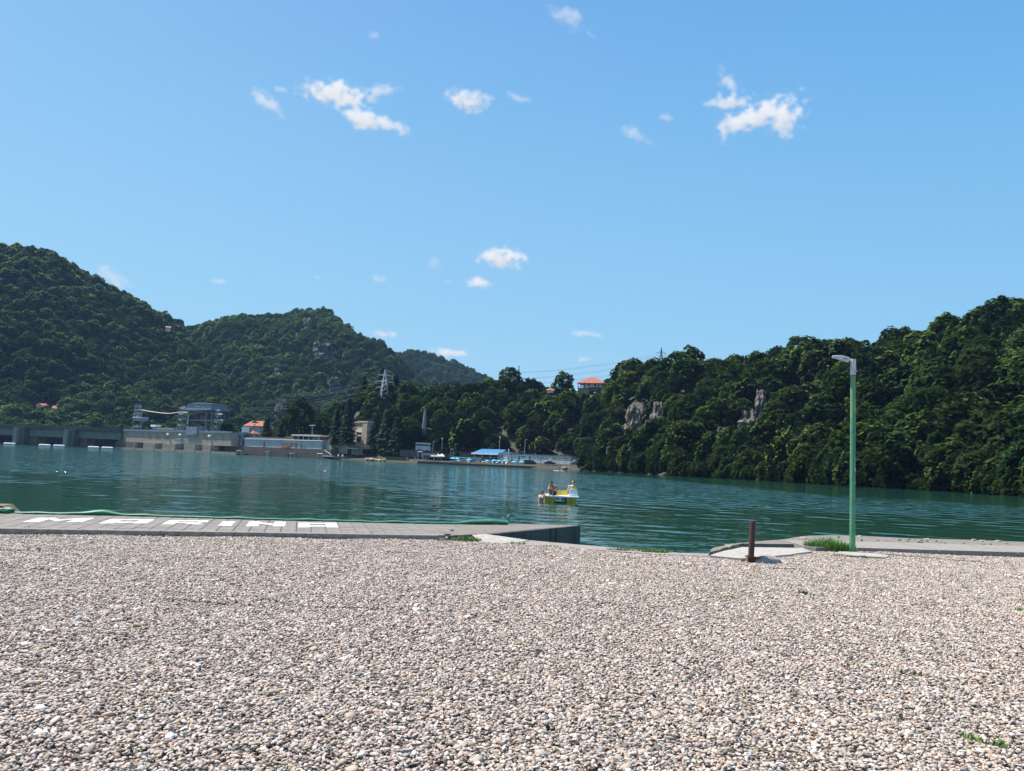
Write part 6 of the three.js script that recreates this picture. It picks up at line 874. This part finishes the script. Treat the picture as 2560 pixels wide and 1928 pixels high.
  { // right: seated on the stern bench with the back to the beach, head turned to the right
    const hip = V(0.66, 0.54, -0.50), chest = V(0.645, 0.84, -0.52), neck = V(0.665, 0.97, -0.53), head = V(0.70, 1.08, -0.54), look = V(0.85, -0.2, -0.55), shL = V(0.47, 0.89, -0.52), shR = V(0.83, 0.87, -0.53), elL = V(0.43, 0.66, -0.60), elR = V(0.90, 0.66, -0.60), wrL = V(0.52, 0.58, -0.82), wrR = V(0.97, 0.56, -0.70);
    person('person sitting upright on the stern seat of the pedal boat with a bare pale back', P0, -0.03, { body: [[hip, V(0.655, 0.70, -0.5), 0.13, 0.118, 0.8], [V(0.655, 0.7, -0.5), chest, 0.118, 0.135, 0.75], [shL, shR, 0.068, 0.068], [neck, head, 0.05, 0.046], [V(0.58, 0.52, -0.56), V(0.56, 0.52, -0.96), 0.085, 0.06], [V(0.56, 0.52, -0.96), V(0.56, 0.40, -1.3), 0.056, 0.036], [V(0.74, 0.52, -0.56), V(0.76, 0.52, -0.96), 0.085, 0.06], [V(0.76, 0.52, -0.96), V(0.76, 0.40, -1.3), 0.056, 0.036], [shL, elL, 0.052, 0.04], [elL, wrL, 0.038, 0.027], [shR, elR, 0.052, 0.04], [elR, wrR, 0.038, 0.027]], head, look, hands: [[wrL, V(0.2, -0.2, -0.9), V(1, 0, 0)], [wrR, V(0.3, -0.3, -0.7), V(-1, 0, 0)]], shorts: [[V(0.58, 0.52, -0.5), V(0.75, 0.52, -0.5), 0.12, 0.12], [V(0.58, 0.52, -0.56), V(0.565, 0.52, -0.82), 0.088, 0.075], [V(0.74, 0.52, -0.56), V(0.755, 0.52, -0.82), 0.088, 0.075]], skin: skinPale, hair: brownHair, cloth: matte(0.05, 0.08, 0.16) });
  }
  { // in the water at the left, hauling on to the deck
    const head = V(-1.0, 0.50, -0.10), look = V(0.75, -0.1, 0.5), neck = V(-1.03, 0.38, -0.14), shL = V(-1.14, 0.29, -0.28), shR = V(-0.94, 0.29, -0.02), wrL = V(-0.86, 0.42, -0.40), wrR = V(-0.90, 0.40, 0.12);
    person('swimmer in the water holding on to the left edge of the pedal boat', P0, -0.03, { body: [[V(-1.1, -0.35, -0.2), V(-1.06, 0.22, -0.16), 0.13, 0.14, 0.85], [shL, shR, 0.07, 0.07], [neck, head, 0.05, 0.046], [shL, V(-1.05, 0.36, -0.44), 0.05, 0.04], [V(-1.05, 0.36, -0.44), wrL, 0.038, 0.028], [shR, V(-0.98, 0.22, 0.16), 0.05, 0.04], [V(-0.98, 0.22, 0.16), wrR, 0.038, 0.028]], head, look, hands: [[wrL, V(0.9, -0.1, 0.1), V(0, 0, 1)], [wrR, V(0.9, 0, -0.2), V(0, 0, -1)]], skin: skinMid, hair: brownHair });
  }
  // far bathers: one figure, built once and placed along the deck
  const stand = { body: [[V(0, 0.95, 0), V(0, 1.15, 0), 0.15, 0.13, 0.7], [V(0, 1.15, 0), V(0, 1.38, 0), 0.13, 0.15, 0.65], [V(-0.18, 1.42, 0), V(0.18, 1.42, 0), 0.06, 0.06], [V(0, 1.45, 0), V(0, 1.6, 0.02), 0.05, 0.05], [V(-0.09, 0.92, 0), V(-0.11, 0.5, 0.03), 0.09, 0.06], [V(-0.11, 0.5, 0.03), V(-0.12, 0.07, 0), 0.058, 0.036], [V(-0.12, 0.05, 0), V(-0.13, 0.03, 0.16), 0.036, 0.03], [V(0.09, 0.92, 0), V(0.12, 0.5, 0.02), 0.09, 0.06], [V(0.12, 0.5, 0.02), V(0.14, 0.07, -0.04), 0.058, 0.036], [V(0.14, 0.05, -0.04), V(0.15, 0.03, 0.12), 0.036, 0.03], [V(-0.2, 1.4, 0), V(-0.27, 1.1, 0), 0.05, 0.04], [V(-0.27, 1.1, 0), V(-0.25, 0.85, 0.1), 0.038, 0.028], [V(0.2, 1.4, 0), V(0.26, 1.1, 0.02), 0.05, 0.04], [V(0.26, 1.1, 0.02), V(0.27, 0.84, 0.08), 0.038, 0.028]], head: V(0, 1.66, 0.02), look: V(0, 0, 1), hands: [[V(-0.25, 0.85, 0.1), V(0, -1, 0.3), V(0, 0, 1)], [V(0.27, 0.84, 0.08), V(0, -1, 0.3), V(0, 0, 1)]], shorts: [[V(-0.07, 0.95, 0), V(0.07, 0.95, 0), 0.135, 0.135], [V(-0.09, 0.92, 0), V(-0.105, 0.66, 0.02), 0.1, 0.09], [V(0.09, 0.92, 0), V(0.11, 0.66, 0.01), 0.1, 0.09]], skin: skinMid, hair: brownHair, cloth: matte(0.10, 0.12, 0.3) };
  let first = null; const where = ['bather standing by the leftmost blue parasol', 'bather standing left of the clubhouse columns', 'bather standing below the blue roof', 'bather standing near the middle of the bathing deck', 'bather standing below the white annex', 'bather standing left of the dark van', 'bather standing at the cream parasols'];
  [[1137, 309], [1180, 309.5], [1212, 308], [1242, 306.5], [1272, 307], [1296, 306], [1100, 312]].forEach(([u, D], i) => { const p = spot(u, D); p.y = 1.15; if (!first) { first = person(where[i], p, 0.4, { ...stand, group: 'bathers on the far deck' }); return; } const o = first.clone(); o.name = numbered('person'); o.userData = { ...first.userData, label: where[i] }; o.position.copy(p); o.rotation.y = i * 1.3; scene.add(o); });
  const bp = onY(1396, 1177.5, 0), board = part('paddle_board', new THREE.CapsuleGeometry(0.36, 2.4, 4, 12).rotateZ(Math.PI / 2).scale(1, 0.2, 1), white); board.position.set(bp.x, 0.05, bp.z); board.rotation.y = 0.3; tag(board, 'small white paddle board on the water before the far shore', 'paddle board');
  const rider = first.clone(); rider.name = numbered('person'); rider.userData = { label: 'tiny figure upright on the paddle board near the far shore', category: 'person' }; rider.position.set(bp.x, 0.1, bp.z); rider.scale.setScalar(0.8); scene.add(rider);
}

// summer haze over the lake
scene.fog = new THREE.FogExp2(new THREE.Color().setRGB(0.40, 0.66, 1.0), 0.00008);

scene.traverse((o) => { if (o.isMesh) { o.castShadow = true; o.receiveShadow = true; } });
renderer.render(scene, camera);
